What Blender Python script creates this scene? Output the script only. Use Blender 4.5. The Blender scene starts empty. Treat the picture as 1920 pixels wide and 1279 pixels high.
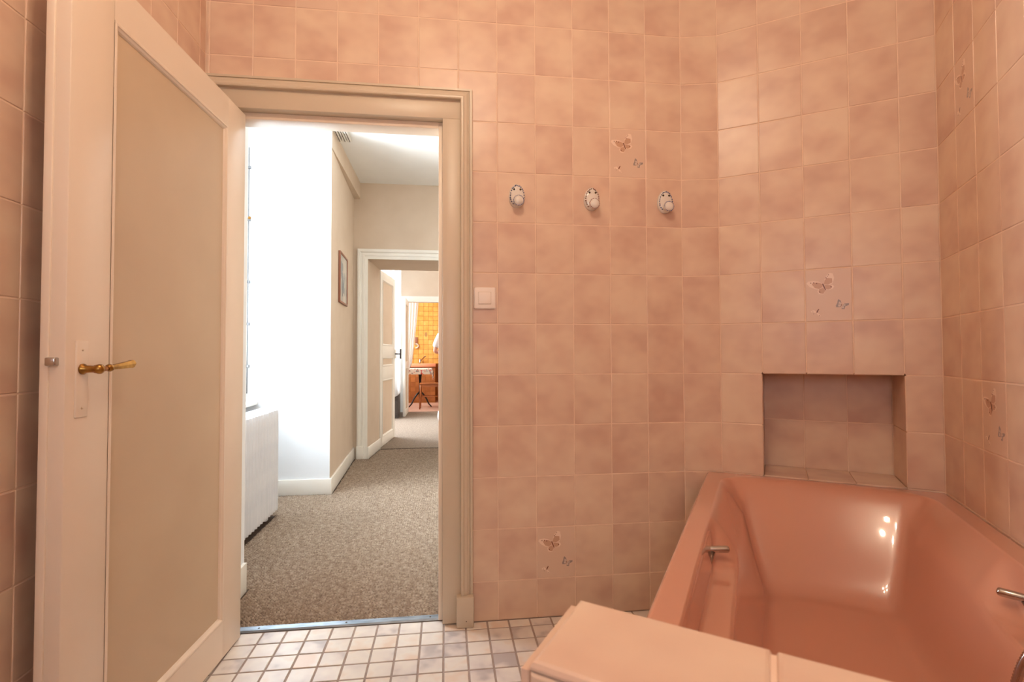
import bpy, bmesh, math, random
from mathutils import Vector, Matrix
random.seed(7)
S = bpy.context.scene
COL = S.collection

# ------------------------------------------------------------------ camera, world, exposure
CAM = (0.88123, -2.04623, 1.03897)
Rr = ((0.9919918711665567, -0.12626123118618013, -0.00319828685756705),
      (-0.0001093754891869931, -0.026181354810572766, 0.9996572035939545),
      (0.12630168477291062, 0.991651470104105, 0.025985501032141953))
cd = bpy.data.cameras.new('camera')
cam = bpy.data.objects.new('camera', cd); COL.objects.link(cam)
cd.sensor_width = 36.0; cd.lens = 972.27 * 36 / 1920; cd.clip_start = 0.02; cd.clip_end = 60
mw = Matrix.Identity(4)
for i in range(3):
    mw[i][0] = Rr[0][i]; mw[i][1] = Rr[1][i]; mw[i][2] = -Rr[2][i]; mw[i][3] = CAM[i]
cam.matrix_world = mw
cd.dof.use_dof = True; cd.dof.focus_distance = 2.6; cd.dof.aperture_fstop = 9.0
S.camera = cam
S.view_settings.view_transform = 'Standard'
S.view_settings.look = 'None'
S.view_settings.gamma = 1.0
S.view_settings.use_curve_mapping = False
S.view_settings.exposure = 0.0

w = bpy.data.worlds.new('world'); S.world = w; w.use_nodes = True
bg = w.node_tree.nodes['Background']
bg.inputs[0].default_value = (0.85, 0.93, 1.0, 1); bg.inputs[1].default_value = 6.0

def area(name, loc, target, sx, sy, power, color):
    l = bpy.data.lights.new(name, 'AREA'); l.shape = 'RECTANGLE'; l.size = sx; l.size_y = sy
    l.energy = power; l.color = color
    o = bpy.data.objects.new(name, l); COL.objects.link(o); o.location = loc
    d = Vector(target) - Vector(loc); o.rotation_euler = d.to_track_quat('-Z', 'Y').to_euler()
    return o
# daylight through the windows (hall bay, far room, kitchen, and the bathroom window behind the camera)
area('hall_daylight', (-1.25, 1.15, 1.25), (0.7, 1.45, 1.8), 1.5, 1.9, 330, (0.87, 0.94, 1.0))
area('far_room_daylight', (-1.15, 5.7, 1.5), (0.8, 5.9, 0.9), 1.5, 1.9, 230, (0.90, 0.96, 1.0))
area('kitchen_daylight', (-0.95, 8.5, 1.7), (0.5, 8.9, 1.3), 0.9, 1.2, 80, (1.0, 0.93, 0.8))
area('bathroom_daylight', (0.72, -3.12, 1.55), (1.7, -0.6, 1.0), 0.6, 0.9, 2.5, (0.80, 0.90, 1.0))

# ------------------------------------------------------------------ materials
def srgb(r, g, b):
    f = lambda c: (c / 255 / 12.92) if c / 255 <= 0.04045 else ((c / 255 + 0.055) / 1.055) ** 2.4
    return (f(r), f(g), f(b), 1)

def mat(name, col, rough=0.5, metal=0.0, coat=0.0, spec=0.5):
    m = bpy.data.materials.new(name); m.use_nodes = True
    b = m.node_tree.nodes['Principled BSDF']
    b.inputs['Base Color'].default_value = col
    b.inputs['Roughness'].default_value = rough; b.inputs['Metallic'].default_value = metal
    b.inputs['Coat Weight'].default_value = coat; b.inputs['Specular IOR Level'].default_value = spec
    return m

def N(m, t, **kw):
    n = m.node_tree.nodes.new(t)
    for k, v in kw.items(): setattr(n, k, v)
    return n

def mottled(name, stops, scale=9.0, rough=0.3, per_object=True, bump=0.0, bscale=60, stretch=(1, 1, 1),
            detail=2.0, coat=0.0, randval=0.0, spec=0.5, metal=0.0):
    """object-space noise through a ramp; each object gets its own offset"""
    m = mat(name, stops[0][1], rough, metal, coat, spec); L = m.node_tree.links
    b = m.node_tree.nodes['Principled BSDF']
    tc = N(m, 'ShaderNodeTexCoord'); mp = N(m, 'ShaderNodeMapping'); mp.inputs['Scale'].default_value = stretch
    L.new(tc.outputs['Object'], mp.inputs['Vector'])
    ns = N(m, 'ShaderNodeTexNoise', noise_dimensions='4D'); ns.inputs['Scale'].default_value = scale
    ns.inputs['Detail'].default_value = detail
    L.new(mp.outputs['Vector'], ns.inputs['Vector'])
    fac = ns.outputs['Fac']
    if per_object:
        oi = N(m, 'ShaderNodeObjectInfo'); mu = N(m, 'ShaderNodeMath', operation='MULTIPLY')
        mu.inputs[1].default_value = 53.0
        L.new(oi.outputs['Random'], mu.inputs[0]); L.new(mu.outputs[0], ns.inputs['W'])
        if randval:
            a = N(m, 'ShaderNodeMath', operation='MULTIPLY_ADD'); a.inputs[1].default_value = randval
            a.inputs[2].default_value = -randval / 2
            L.new(oi.outputs['Random'], a.inputs[0])
            ad = N(m, 'ShaderNodeMath', operation='ADD'); L.new(fac, ad.inputs[0]); L.new(a.outputs[0], ad.inputs[1])
            fac = ad.outputs[0]
    cr = N(m, 'ShaderNodeValToRGB'); e = cr.color_ramp.elements
    e[0].position, e[0].color = stops[0]; e[1].position, e[1].color = stops[-1]
    for p, c in stops[1:-1]:
        x = e.new(p); x.color = c
    L.new(fac, cr.inputs['Fac']); L.new(cr.outputs['Color'], b.inputs['Base Color'])
    if bump:
        n2 = N(m, 'ShaderNodeTexNoise'); n2.inputs['Scale'].default_value = bscale; n2.inputs['Detail'].default_value = 3
        L.new(mp.outputs['Vector'], n2.inputs['Vector'])
        bp = N(m, 'ShaderNodeBump'); bp.inputs['Strength'].default_value = bump; bp.inputs['Distance'].default_value = 0.002
        L.new(n2.outputs['Fac'], bp.inputs['Height']); L.new(bp.outputs['Normal'], b.inputs['Normal'])
    return m

def emis(name, col, st):
    m = bpy.data.materials.new(name); m.use_nodes = True; nt = m.node_tree; nt.nodes.clear()
    e = nt.nodes.new('ShaderNodeEmission'); o = nt.nodes.new('ShaderNodeOutputMaterial')
    e.inputs[0].default_value = col; e.inputs[1].default_value = st
    nt.links.new(e.outputs[0], o.inputs[0]); return m

M_TILE = mottled('salmon_glazed_tile', [(0.30, srgb(208, 169, 148)), (0.5, srgb(221, 187, 163)), (0.70, srgb(229, 199, 173))],
                 scale=7.5, rough=0.34, stretch=(1, 1, 1.3), bump=0.05, bscale=120, randval=0.11)
M_FLYTILE = mottled('salmon_plain_tile', [(0.3, srgb(219, 185, 162)), (0.7, srgb(224, 192, 169))], scale=6, rough=0.34)
M_GROUT = mottled('pale_salmon_grout', [(0.3, srgb(233, 200, 176)), (0.7, srgb(240, 210, 186))], scale=30, rough=0.8, per_object=False)
M_FTILE = mottled('cream_mottled_floor_tile', [(0.26, srgb(186, 176, 174)), (0.40, srgb(220, 210, 204)), (0.6, srgb(232, 224, 214)), (0.75, srgb(228, 206, 188))],
                  scale=12, rough=0.30, bump=0.06, bscale=90, stretch=(1, 1.6, 1), randval=0.35)
M_FGROUT = mottled('brown_floor_grout', [(0.3, srgb(156, 138, 128)), (0.7, srgb(170, 152, 142))], scale=40, rough=0.85, per_object=False)
M_CREAM = mottled('cream_gloss_paint', [(0.3, srgb(232, 211, 190)), (0.7, srgb(236, 216, 196))], scale=3, rough=0.36, per_object=False, bump=0.03, bscale=25)
M_CASE = mottled('beige_gloss_paint', [(0.3, srgb(207, 189, 166)), (0.7, srgb(212, 194, 171))], scale=3, rough=0.36, per_object=False, bump=0.03, bscale=25)
M_PANEL = mottled('beige_door_panel_paint', [(0.3, srgb(200, 174, 146)), (0.7, srgb(206, 181, 152))], scale=4, rough=0.55, per_object=False, bump=0.08, bscale=300)
M_WHITE = mottled('white_gloss_paint', [(0.3, srgb(238, 234, 226)), (0.7, srgb(243, 240, 233))], scale=4, rough=0.35, per_object=False)
M_BEIGE = mottled('beige_wall_cloth', [(0.3, srgb(213, 193, 172)), (0.7, srgb(218, 199, 179))], scale=5, rough=0.85, per_object=False, bump=0.1, bscale=400)
M_WALLW = mottled('white_wall_paint', [(0.3, srgb(234, 238, 243)), (0.7, srgb(238, 242, 247))], scale=5, rough=0.8, per_object=False)
M_CEIL = mottled('white_ceiling_paint', [(0.3, srgb(240, 239, 236)), (0.7, srgb(244, 243, 240))], scale=4, rough=0.85, per_object=False)
M_TUB = mat('salmon_bath_enamel', srgb(210, 150, 125), 0.12, coat=1.0, spec=0.15)
M_TUB.node_tree.nodes['Principled BSDF'].inputs['Coat IOR'].default_value = 1.5
M_CHROME = mat('chrome', srgb(190, 186, 182), 0.16, 1.0)
M_STEEL = mottled('brushed_grey_metal', [(0.3, srgb(120, 128, 138)), (0.7, srgb(158, 168, 180))], scale=14, rough=0.38, metal=0.85, stretch=(1, 6, 1))
M_BRASS = mottled('aged_brass', [(0.35, srgb(132, 92, 44)), (0.7, srgb(190, 142, 74))], scale=40, rough=0.3, metal=1.0)
M_AMBER = mat('warm_polished_brass', srgb(176, 108, 48), 0.18, 0.8)
M_PORC = mat('white_porcelain', srgb(226, 216, 206), 0.12, coat=0.5)
M_BLUE = mat('blue_flower_glaze', srgb(112, 114, 148), 0.25)
M_ROSE = mat('rose_flower_glaze', srgb(160, 114, 108), 0.25)
M_DARKBRASS = mat('dark_screw_head', srgb(70, 58, 40), 0.4, 0.7)
M_PLASTIC = mat('ivory_plastic', srgb(248, 232, 220), 0.35)
M_CARPET = mottled('sisal_fibre', [(0.28, srgb(122, 102, 86)), (0.5, srgb(158, 138, 120)), (0.72, srgb(190, 172, 153))], scale=42, rough=0.9, per_object=False, detail=3, stretch=(1, 1.8, 1))
M_CARPETR = mottled('far_sisal_fibre', [(0.28, srgb(104, 88, 74)), (0.5, srgb(130, 114, 100)), (0.72, srgb(156, 142, 128))], scale=60, rough=0.95, per_object=False, detail=3, bump=0.6, bscale=110, stretch=(1, 1.6, 1))
M_CARPETB = mottled('sisal_backing', [(0.3, srgb(56, 40, 30)), (0.7, srgb(84, 64, 50))], scale=60, rough=0.95, per_object=False)
M_RAD = mottled('white_radiator_enamel', [(0.3, srgb(214, 217, 224)), (0.7, srgb(224, 226, 231))], scale=8, rough=0.3, per_object=False)
M_WOODFR = mat('red_brown_frame_wood', srgb(150, 96, 74), 0.4)
M_PAPER = mottled('grey_botanical_print', [(0.32, srgb(112, 122, 132)), (0.45, srgb(176, 176, 170)), (0.62, srgb(214, 208, 198))], scale=5, rough=0.3, detail=4, stretch=(1, 3.2, 1), per_object=False)
M_BROWN = mat('dark_body_print', srgb(122, 66, 38), 0.35)
M_WING = mat('orange_wing_print', srgb(203, 158, 130), 0.34)
M_TIP = mat('pale_wing_tip_print', srgb(240, 212, 192), 0.34)
M_GREYW = mat('grey_wing_print', srgb(158, 138, 130), 0.34)
M_GREYL = mat('light_grey_wing_print', srgb(214, 190, 176), 0.34)
M_YTILE = mottled('yellow_glazed_tile', [(0.3, srgb(212, 158, 72)), (0.5, srgb(222, 172, 86)), (0.7, srgb(232, 188, 104))], scale=8, rough=0.3, randval=0.2)
M_YGROUT = mat('brown_yellow_grout', srgb(158, 100, 44), 0.8)
M_BTILE = mottled('brown_glazed_tile', [(0.3, srgb(150, 88, 44)), (0.7, srgb(176, 108, 56))], scale=8, rough=0.35, randval=0.4)
M_PINKS = mat('salmon_sink_enamel', srgb(226, 150, 116), 0.15, coat=0.3)
M_LINO = mottled('rosy_kitchen_floor', [(0.3, srgb(188, 150, 134)), (0.7, srgb(204, 166, 150))], scale=12, rough=0.5, per_object=False)
M_IRON = mat('black_iron', srgb(34, 26, 24), 0.45, 0.2)
M_STOOL = mottled('red_brown_stool_wood', [(0.3, srgb(150, 84, 42)), (0.7, srgb(182, 110, 60))], scale=6, rough=0.4, stretch=(1, 1, 4))
M_CLOTH = mottled('floral_table_cloth', [(0.36, srgb(206, 84, 72)), (0.42, srgb(226, 212, 198)), (0.56, srgb(224, 214, 202)), (0.64, srgb(120, 116, 120)), (0.70, srgb(222, 150, 134))], scale=16, rough=0.8, detail=1, per_object=False)
M_CURT = mat('white_sheer_curtain', srgb(246, 246, 246), 0.8)
_nt = M_CURT.node_tree; _tr = _nt.nodes.new('ShaderNodeBsdfTranslucent'); _tr.inputs[0].default_value = (.95, .95, .95, 1)
_mx = _nt.nodes.new('ShaderNodeMixShader'); _mx.inputs[0].default_value = 0.55
_nt.links.new(_nt.nodes['Principled BSDF'].outputs[0], _mx.inputs[1]); _nt.links.new(_tr.outputs[0], _mx.inputs[2])
_nt.links.new(_mx.outputs[0], _nt.nodes['Material Output'].inputs[0])
M_DARK = mat('dark_grey_lacquer', srgb(70, 62, 58), 0.4)
M_SKIN = mat('skin', srgb(216, 160, 138), 0.5)
M_SHIRT = mat('white_shirt_cotton', srgb(240, 240, 244), 0.8)
M_TROUS = mat('black_trouser_cotton', srgb(36, 36, 42), 0.85)
M_HAIR = mat('brown_hair', srgb(70, 48, 34), 0.6)
M_GLASS = bpy.data.materials.new('window_glass'); M_GLASS.use_nodes = True; _nt = M_GLASS.node_tree; _nt.nodes.clear()
_a = _nt.nodes.new('ShaderNodeBsdfTransparent'); _a.inputs[0].default_value = (.96, .98, .98, 1)
_g = _nt.nodes.new('ShaderNodeBsdfGlossy'); _g.inputs['Roughness'].default_value = 0.02
_m = _nt.nodes.new('ShaderNodeMixShader'); _m.inputs[0].default_value = .06; _o = _nt.nodes.new('ShaderNodeOutputMaterial')
_nt.links.new(_a.outputs[0], _m.inputs[1]); _nt.links.new(_g.outputs[0], _m.inputs[2]); _nt.links.new(_m.outputs[0], _o.inputs[0])
M_BULB = emis('lit_warm_bulb', (1.0, 0.80, 0.58, 1), 920.0)

# ------------------------------------------------------------------ builders
class MB:
    def __init__(s): s.v = []; s.f = []; s.mi = []; s.sm = []
    def add(s, vs, fs, mi=0, smooth=False, M=None):
        b = len(s.v)
        s.v += [tuple(M @ Vector(v)) if M else tuple(v) for v in vs]
        for f in fs: s.f.append([b + i for i in f]); s.mi.append(mi); s.sm.append(smooth)
        return s
    def box(s, a, b, mi=0, M=None):
        (x0, y0, z0), (x1, y1, z1) = a, b
        vs = [(x0,y0,z0),(x1,y0,z0),(x1,y1,z0),(x0,y1,z0),(x0,y0,z1),(x1,y0,z1),(x1,y1,z1),(x0,y1,z1)]
        return s.add(vs, [(0,3,2,1),(4,5,6,7),(0,1,5,4),(1,2,6,5),(2,3,7,6),(3,0,4,7)], mi, False, M)
    def bbox(s, a, b, c=0.004, mi=0, M=None):
        """box with chamfered edges"""
        bm = bmesh.new(); bmesh.ops.create_cube(bm, size=1)
        for v in bm.verts:
            for i in range(3): v.co[i] = (a[i] + b[i]) / 2 + v.co[i] * (b[i] - a[i])
        bmesh.ops.bevel(bm, geom=bm.edges[:], offset=c, segments=2, profile=0.5, affect='EDGES')
        s.frombm(bm, mi, True, M); bm.free(); return s
    def frombm(s, bm, mi=0, smooth=True, M=None):
        bm.verts.index_update()
        return s.add([v.co.copy() for v in bm.verts], [[v.index for v in f.verts] for f in bm.faces], mi, smooth, M)
    def tube(s, pts, r, n=10, mi=0, cap=True, M=None):
        pts = [Vector(p) for p in pts]; rs = r if isinstance(r, (list, tuple)) else [r] * len(pts)
        vs = []; fs = []; up = None
        for i, p in enumerate(pts):
            t = (pts[min(i + 1, len(pts) - 1)] - pts[max(i - 1, 0)]).normalized()
            if up is None: up = Vector((0, 0, 1)) if abs(t.z) < 0.9 else Vector((1, 0, 0))
            a = t.cross(up).normalized(); up = a.cross(t).normalized()
            for k in range(n):
                q = 2 * math.pi * k / n; vs.append(p + (a * math.cos(q) + up * math.sin(q)) * rs[i])
        for i in range(len(pts) - 1):
            for k in range(n):
                k2 = (k + 1) % n; fs.append((i*n+k, i*n+k2, (i+1)*n+k2, (i+1)*n+k))
        if cap: fs.append(tuple(range(n))[::-1]); fs.append(tuple((len(pts)-1)*n + k for k in range(n)))
        return s.add(vs, fs, mi, True, M)
    def lathe(s, prof, n=20, mi=0, M=None, sx=1.0):
        """profile (r, h) around the local +Z axis"""
        vs = []; fs = []
        for r, h in prof:
            for k in range(n):
                q = 2 * math.pi * k / n; vs.append((r * math.cos(q) * sx, r * math.sin(q), h))
        for i in range(len(prof) - 1):
            for k in range(n):
                k2 = (k + 1) % n; fs.append((i*n+k, i*n+k2, (i+1)*n+k2, (i+1)*n+k))
        fs.append(tuple(range(n))[::-1]); fs.append(tuple((len(prof)-1)*n + k for k in range(n)))
        return s.add(vs, fs, mi, True, M)
    def mesh(s, name, mats):
        me = bpy.data.meshes.new(name); me.from_pydata(s.v, [], s.f)
        for m in (mats if isinstance(mats, (list, tuple)) else [mats]): me.materials.append(m)
        me.polygons.foreach_set('material_index', s.mi); me.polygons.foreach_set('use_smooth', s.sm)
        me.update(); return me

def link(name, data, parent=None, loc=None, rot=None, M=None):
    o = bpy.data.objects.new(name, data); COL.objects.link(o)
    if parent: o.parent = parent
    if M is not None: o.matrix_local = M
    if loc is not None: o.location = loc
    if rot is not None: o.rotation_euler = rot
    return o
def obj(name, mb, mats, parent=None, **kw): return link(name, mb.mesh(name, mats), parent, **kw)
def tag(o, label=None, cat=None, group=None, kind=None):
    if label: o['label'] = label
    if cat: o['category'] = cat
    if group: o['group'] = group
    if kind: o['kind'] = kind
    return o
def thing(name, label, cat, loc=(0, 0, 0), rz=0, group=None, kind=None, M=None):
    o = link(name, None, None, loc if M is None else None, (0, 0, rz) if M is None else None)
    if M is not None: o.matrix_world = M
    return tag(o, label, cat, group, kind)
def frame(o, d):
    """local x along the wall, local y into the wall, z up"""
    d = Vector((d[0], d[1], 0)).normalized(); y = Vector((0, 0, 1)).cross(d)
    M = Matrix.Identity(4)
    for i in range(3): M[i][0] = d[i]; M[i][1] = y[i]; M[i][2] = (0, 0, 1)[i]
    M.translation = Vector((o[0], o[1], o[2] if len(o) > 2 else 0)); return M
Rx = lambda a: Matrix.Rotation(a, 4, 'X')
Ry = lambda a: Matrix.Rotation(a, 4, 'Y')
Rz = lambda a: Matrix.Rotation(a, 4, 'Z')
T = lambda *a: Matrix.Translation(a)

# ------------------------------------------------------------------ tiles
def inset(poly, d):
    n = len(poly); out = []
    for i in range(n):
        p0, p1, p2 = (Vector(poly[i - 1]), Vector(poly[i]), Vector(poly[(i + 1) % n]))
        a = (p1 - p0).normalized(); b = (p2 - p1).normalized()
        na = Vector((-a.y, a.x)); nb = Vector((-b.y, b.x)); k = 1 + na.dot(nb)
        out.append(tuple(p1 + (na + nb) * (d / k)))
    return out
_tc = {}
def tile_mesh(poly, m, d=0.006, ch=0.0018, key=None):
    if key and key in _tc: return _tc[key]
    mb = MB(); n = len(poly); a = poly; b = inset(poly, ch * 0.35); c = inset(poly, ch)
    vs = [(p[0], d, p[1]) for p in a] + [(p[0], ch, p[1]) for p in a] + [(p[0], ch * .3, p[1]) for p in b] + [(p[0], 0, p[1]) for p in c]
    fs = [tuple(3 * n + i for i in range(n))]
    for r in range(3):
        for i in range(n):
            j = (i + 1) % n; fs.append((r*n+i, r*n+j, (r+1)*n+j, (r+1)*n+i))
    mb.add(vs, fs, 0, False); me = mb.mesh('tile', m)
    if key: _tc[key] = me
    return me
J = 0.0016   # half joint
def put_tile(wall, x0, x1, z0, z1, m=M_TILE, wob=0.0013, poly=None, y=0.0, name='tile'):
    cx, cz = (x0 + x1) / 2, (z0 + z1) / 2
    if poly is None:
        hw, hz = (x1 - x0) / 2 - J, (z1 - z0) / 2 - J
        if hw < 0.004 or hz < 0.004: return None
        poly2 = [(-hw, -hz), (hw, -hz), (hw, hz), (-hw, hz)]; key = (round(hw, 4), round(hz, 4), m.name)
    else:
        poly2 = inset([(p[0] - cx, p[1] - cz) for p in poly], J); key = None
    M = T(cx, y + random.uniform(-.0003, .0002), cz) @ Rx(random.uniform(-wob, wob)) @ Rz(random.uniform(-wob, wob))
    return link(name, tile_mesh(poly2, m, key=key), wall, M=M)
def tiles_grid(wall, xs, zs, skip=None, special=None, m=M_TILE):
    for i in range(len(xs) - 1):
        for k in range(len(zs) - 1):
            a = (xs[i], xs[i+1], zs[k], zs[k+1])
            if special and (i, k) in special:
                special[(i, k)](wall, *a); continue
            if skip and skip(*a): continue
            put_tile(wall, *a, m=m)
def tiles_stuff(wall, xs, zs, m=M_TILE):
    """tiles outside the picture, joined"""
    mb = MB()
    for i in range(len(xs) - 1):
        for k in range(len(zs) - 1):
            hw0, hw1, z0, z1 = xs[i] + J, xs[i+1] - J, zs[k] + J, zs[k+1] - J
            mb.box((hw0, 0, z0), (hw1, 0.005, z1))
    tag(obj('tile_field', mb, m, wall), kind='stuff')

# butterflies printed on some tiles; x0..z1 is the tile, polygons in print units
def px(p, tw, th): return ((p[0] - 570) / 860 * 0.155 * (tw / .155), (612 - p[1]) / 1135 * 0.202)
FLY = [  # (material, depth order, polygon)
 (M_TIP, 1, [(470,380),(400,322),(300,300),(200,308),(168,350),(230,425),(330,478),(400,486),(470,440)]),
 (M_TIP, 1, [(490,372),(500,290),(540,200),(600,142),(655,160),(678,260),(650,370),(560,402)]),
 (M_TIP, 1, [(500,392),(560,400),(650,402),(678,440),(645,490),(570,505),(525,490)]),
 (M_TIP, 1, [(478,455),(395,478),(370,530),(400,592),(480,600),(517,520)]),
 (M_WING, 2, [(470,382),(400,340),(300,335),(268,370),(325,455),(400,480),(466,440)]),
 (M_WING, 2, [(490,374),(505,300),(545,250),(640,262),(645,350),(562,398)]),
 (M_WING, 2, [(502,396),(560,404),(622,412),(640,445),(620,482),(570,498),(527,486)]),
 (M_WING, 2, [(478,458),(402,482),(392,530),(420,575),(478,586),(514,520)]),
 (M_BROWN, 3, [(458,372),(478,366),(500,420),(528,505),(512,512),(482,440)]),
 (M_GREYW, 1, [(750,712),(788,750),(806,822),(725,806),(735,740)]),
 (M_GREYW, 1, [(724,800),(800,832),(772,884),(706,886),(700,850)]),
 (M_GREYW, 1, [(935,808),(932,845),(872,874),(818,852),(858,812)]),
 (M_GREYW, 1, [(810,860),(866,868),(852,935),(800,928)]),
 (M_GREYL, 2, [(760,765),(790,790),(808,822),(745,808)]),
 (M_GREYL, 2, [(745,822),(800,835),(780,875),(742,868)]),
 (M_GREYL, 2, [(868,822),(872,862),(820,852)]),
 (M_GREYL, 2, [(812,866),(842,872),(838,912),(806,905)]),
 (M_BROWN, 3, [(806,815),(814,822),(790,882),(780,878)]),
 (M_BROWN, 2, [(385,905),(398,912),(362,990),(345,984),(352,950)]),
 (M_TIP, 1, [(300,930),(345,965),(340,990),(250,980),(240,950)]),
 (M_TIP, 1, [(360,985),(400,1020),(430,1065),(390,1060),(350,1010)]),
]
DOTS = [(250,342,12),(304,340,13),(358,354,14),(578,184,10),(555,214,9),(532,248,12),(620,443,13),(413,545,14),(280,968,7),(295,1012,7),(400,1050,8)]
def add_fly(t, tw, only=None, n=(0, len(FLY))):
    if t is None: return
    for nm, idx, dots in (('large_butterfly', range(0, 9), DOTS[:8]), ('grey_butterfly', range(9, 18), []), ('tiny_butterfly', range(18, 21), DOTS[8:])):
        mb = MB(); mats = [M_TIP, M_WING, M_BROWN, M_GREYW, M_GREYL]
        for i in idx:
            m, o, P = FLY[i]; q = [px(p, tw, 0) for p in P]
            mb.add([(a, -0.0002 - 0.00012 * o, b) for a, b in q], [tuple(range(len(q)))], mats.index(m))
        for a, b, r in dots:
            q = [px((a + r * math.cos(k * math.pi / 3), b + r * math.sin(k * math.pi / 3)), tw, 0) for k in range(6)]
            mb.add([(u, -0.0007, v) for u, v in q], [tuple(range(6))], 2)
        obj(nm, mb, mats, t)
def fly_tile(wall, x0, x1, z0, z1):
    t = put_tile(wall, x0, x1, z0, z1, m=M_FLYTILE); add_fly(t, x1 - x0)
    if t: t['label'] = 'glazed tile printed with three butterflies'

CEIL = 2.78
ZR = [0.0] + [0.1512 + 0.202 * k for k in range(13)]; ZR[-1] = CEIL     # row joints
# index of the row that starts at z: 0:0, 1:.151 (l), 2:.353 (k), 3:.555 (j), 4:.757(i) 5:.959(h) 6:1.161(g) 7:1.363(f) 8:1.565(e) 9:1.767(d) 10:1.969(c) 11:2.171(b) 12:2.373(a)
PU = 0.15491

# ------------------------------------------------------------------ wall with the door
FA = frame((0, 0), (1, 0))
mb = MB()
OX0, OX1, OZ = 0.078, 0.868, 1.968          # door opening
mb.box((-0.16, .0014, 0), (0.05, .10, CEIL)); mb.box((0.93, .0014, 0), (1.862, .10, CEIL)); mb.box((0.05, .0014, 2.04), (0.93, .10, CEIL))
wallA = obj('wall_front', mb, M_GROUT, M=FA); tag(wallA, 'tiled salmon wall around the doorway', 'wall', kind='structure')
xsA = [-0.013] + [PU * k for k in range(13)]
CX, CZ = 0.984, 2.088                         # outer edge of the door casing
def spA(i, k):
    def f(wall, x0, x1, z0, z1):
        if z1 <= CZ and x1 <= CX: return
        if z0 >= CZ or x0 >= CX: put_tile(wall, x0, x1, z0, z1); return
        if z1 <= CZ and x0 < CX < x1: put_tile(wall, CX, x1, z0, z1); return
        if x1 <= CX: put_tile(wall, x0, x1, CZ, z1); return
        put_tile(wall, x0, x1, z0, z1, poly=[(CX, z0), (x1, z0), (x1, z1), (x0, z1), (x0, CZ), (CX, CZ)])
    return f
specA = {}
for i in range(13):
    for k in range(len(ZR) - 1): specA[(i, k)] = spA(i, k)
specA[(11, 9)] = fly_tile; specA[(9, 1)] = fly_tile; specA[(3, 12)] = fly_tile
tiles_grid(wallA, xsA, ZR, special=specA)

# narrow turning facet and the alcove wall
P0 = Vector((1.859, 0)); P1 = Vector((2.005, -0.033)); P2 = Vector((2.607, -0.435))
FF = frame(P0, P1 - P0); LF = (P1 - P0).length
wallF = obj('wall_corner', MB().box((-0.001, .0014, 0), (LF + .012, .10, CEIL)), M_GROUT, M=FF)
tag(wallF, 'narrow tiled facet where the wall turns', 'wall', kind='structure')
tiles_grid(wallF, [0, LF], ZR)
FB = frame(P1, P2 - P1); LB = (P2 - P1).length
xsB = [0, .154, .307, .4615, .6145, LB]
NX0, NX1, NZ0, NZ1, ND = .154, .6145, .555, .959, .217
mb = MB()
mb.box((-.01, .0014, 0), (NX0 - .004, .30, CEIL)); mb.box((NX1 + .004, .0014, 0), (LB + .12, .30, CEIL))
mb.box((NX0 - .004, .0014, 0), (NX1 + .004, .30, NZ0 - .0012)); mb.box((NX0 - .004, .0014, NZ1 + .006), (NX1 + .004, .30, CEIL))
mb.box((NX0 - .01, ND + .0016, NZ0 - .01), (NX1 + .01, .30, NZ1 + .012))
wallB = obj('wall_alcove', mb, M_GROUT, M=FB); tag(wallB, 'tiled wall over the head of the bathtub with a niche', 'wall', kind='structure')
inn = lambda x0, x1, z0, z1: x0 >= NX0 - .01 and x1 <= NX1 + .01 and z0 >= NZ0 - .01 and z1 <= NZ1 + .01
tiles_grid(wallB, xsB, ZR, skip=inn, special={(2, 6): fly_tile})
# niche: back, cheeks, sill, head
for i in range(1, 4):
    for k in (3, 4): put_tile(wallB, xsB[i], xsB[i+1], ZR[k], ZR[k+1], y=ND, name='niche_tile')
    hw, hd = (xsB[i+1] - xsB[i]) / 2 - J, ND / 2 - .001
    cx = (xsB[i] + xsB[i+1]) / 2
    P = [(-hw, -hd), (hw, -hd), (hw, hd), (-hw, hd)]
    link('niche_tile', tile_mesh(P, M_TILE), wallB, M=T(cx, ND / 2 - .003, NZ0 + .0035 + random.uniform(0, .0008)) @ Rx(-math.pi/2))
    link('niche_tile', tile_mesh(P, M_TILE), wallB, M=T(cx, ND / 2, NZ1) @ Rx(math.pi/2))
    obj('sill_lip', MB().tube([(cx - hw, -.002, NZ0 + .0005), (cx + hw, -.002, NZ0 + .0005)], .0042, 8), M_FLYTILE, wallB)
for xx, s in ((NX0, 1), (NX1, -1)):
    for k in (3, 4):
        hd, hz = ND / 2 - .001, .101 - J
        link('niche_tile', tile_mesh([(-hd, -hz), (hd, -hz), (hd, hz), (-hd, hz)], M_TILE), wallB,
             M=T(xx, ND / 2, (ZR[k] + ZR[k+1]) / 2) @ Rz(-math.pi / 2 * -s))

# right-hand wall along the bathtub
UV = Vector((-.523, -.852)).normalized()
FC = frame(P2, UV); LC = 3.0
wallC = obj('wall_right', MB().box((-.10, .0014, 0), (LC, .10, CEIL)), M_GROUT, M=FC); tag(wallC, 'tiled wall along the right side of the bathtub', 'wall', kind='structure')
xsC = [0, .171] + [.171 + .1535 * k for k in range(1, 20)]
tiles_grid(wallC, xsC[:8], ZR, special={(1, 9): fly_tile, (2, 4): fly_tile})
tiles_stuff(wallC, xsC[7:19], ZR)

# left wall (behind the open door leaf); local x runs towards the doorway
YL0 = -3.05
FL = frame((-0.013 + .0087 * YL0, YL0), (.0087, 1.0))
wallL = obj('wall_left', MB().box((-.1, .0014, 0), (-YL0, .12, CEIL)), M_GROUT, M=FL); tag(wallL, 'tiled wall behind the open door leaf', 'wall', kind='structure')
ysL = [-YL0] + [-YL0 - .046 - .1549 * k for k in range(19)]; ysL = ysL[::-1]
tiles_grid(wallL, ysL[10:], ZR); tiles_stuff(wallL, ysL[:11], ZR)

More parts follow.
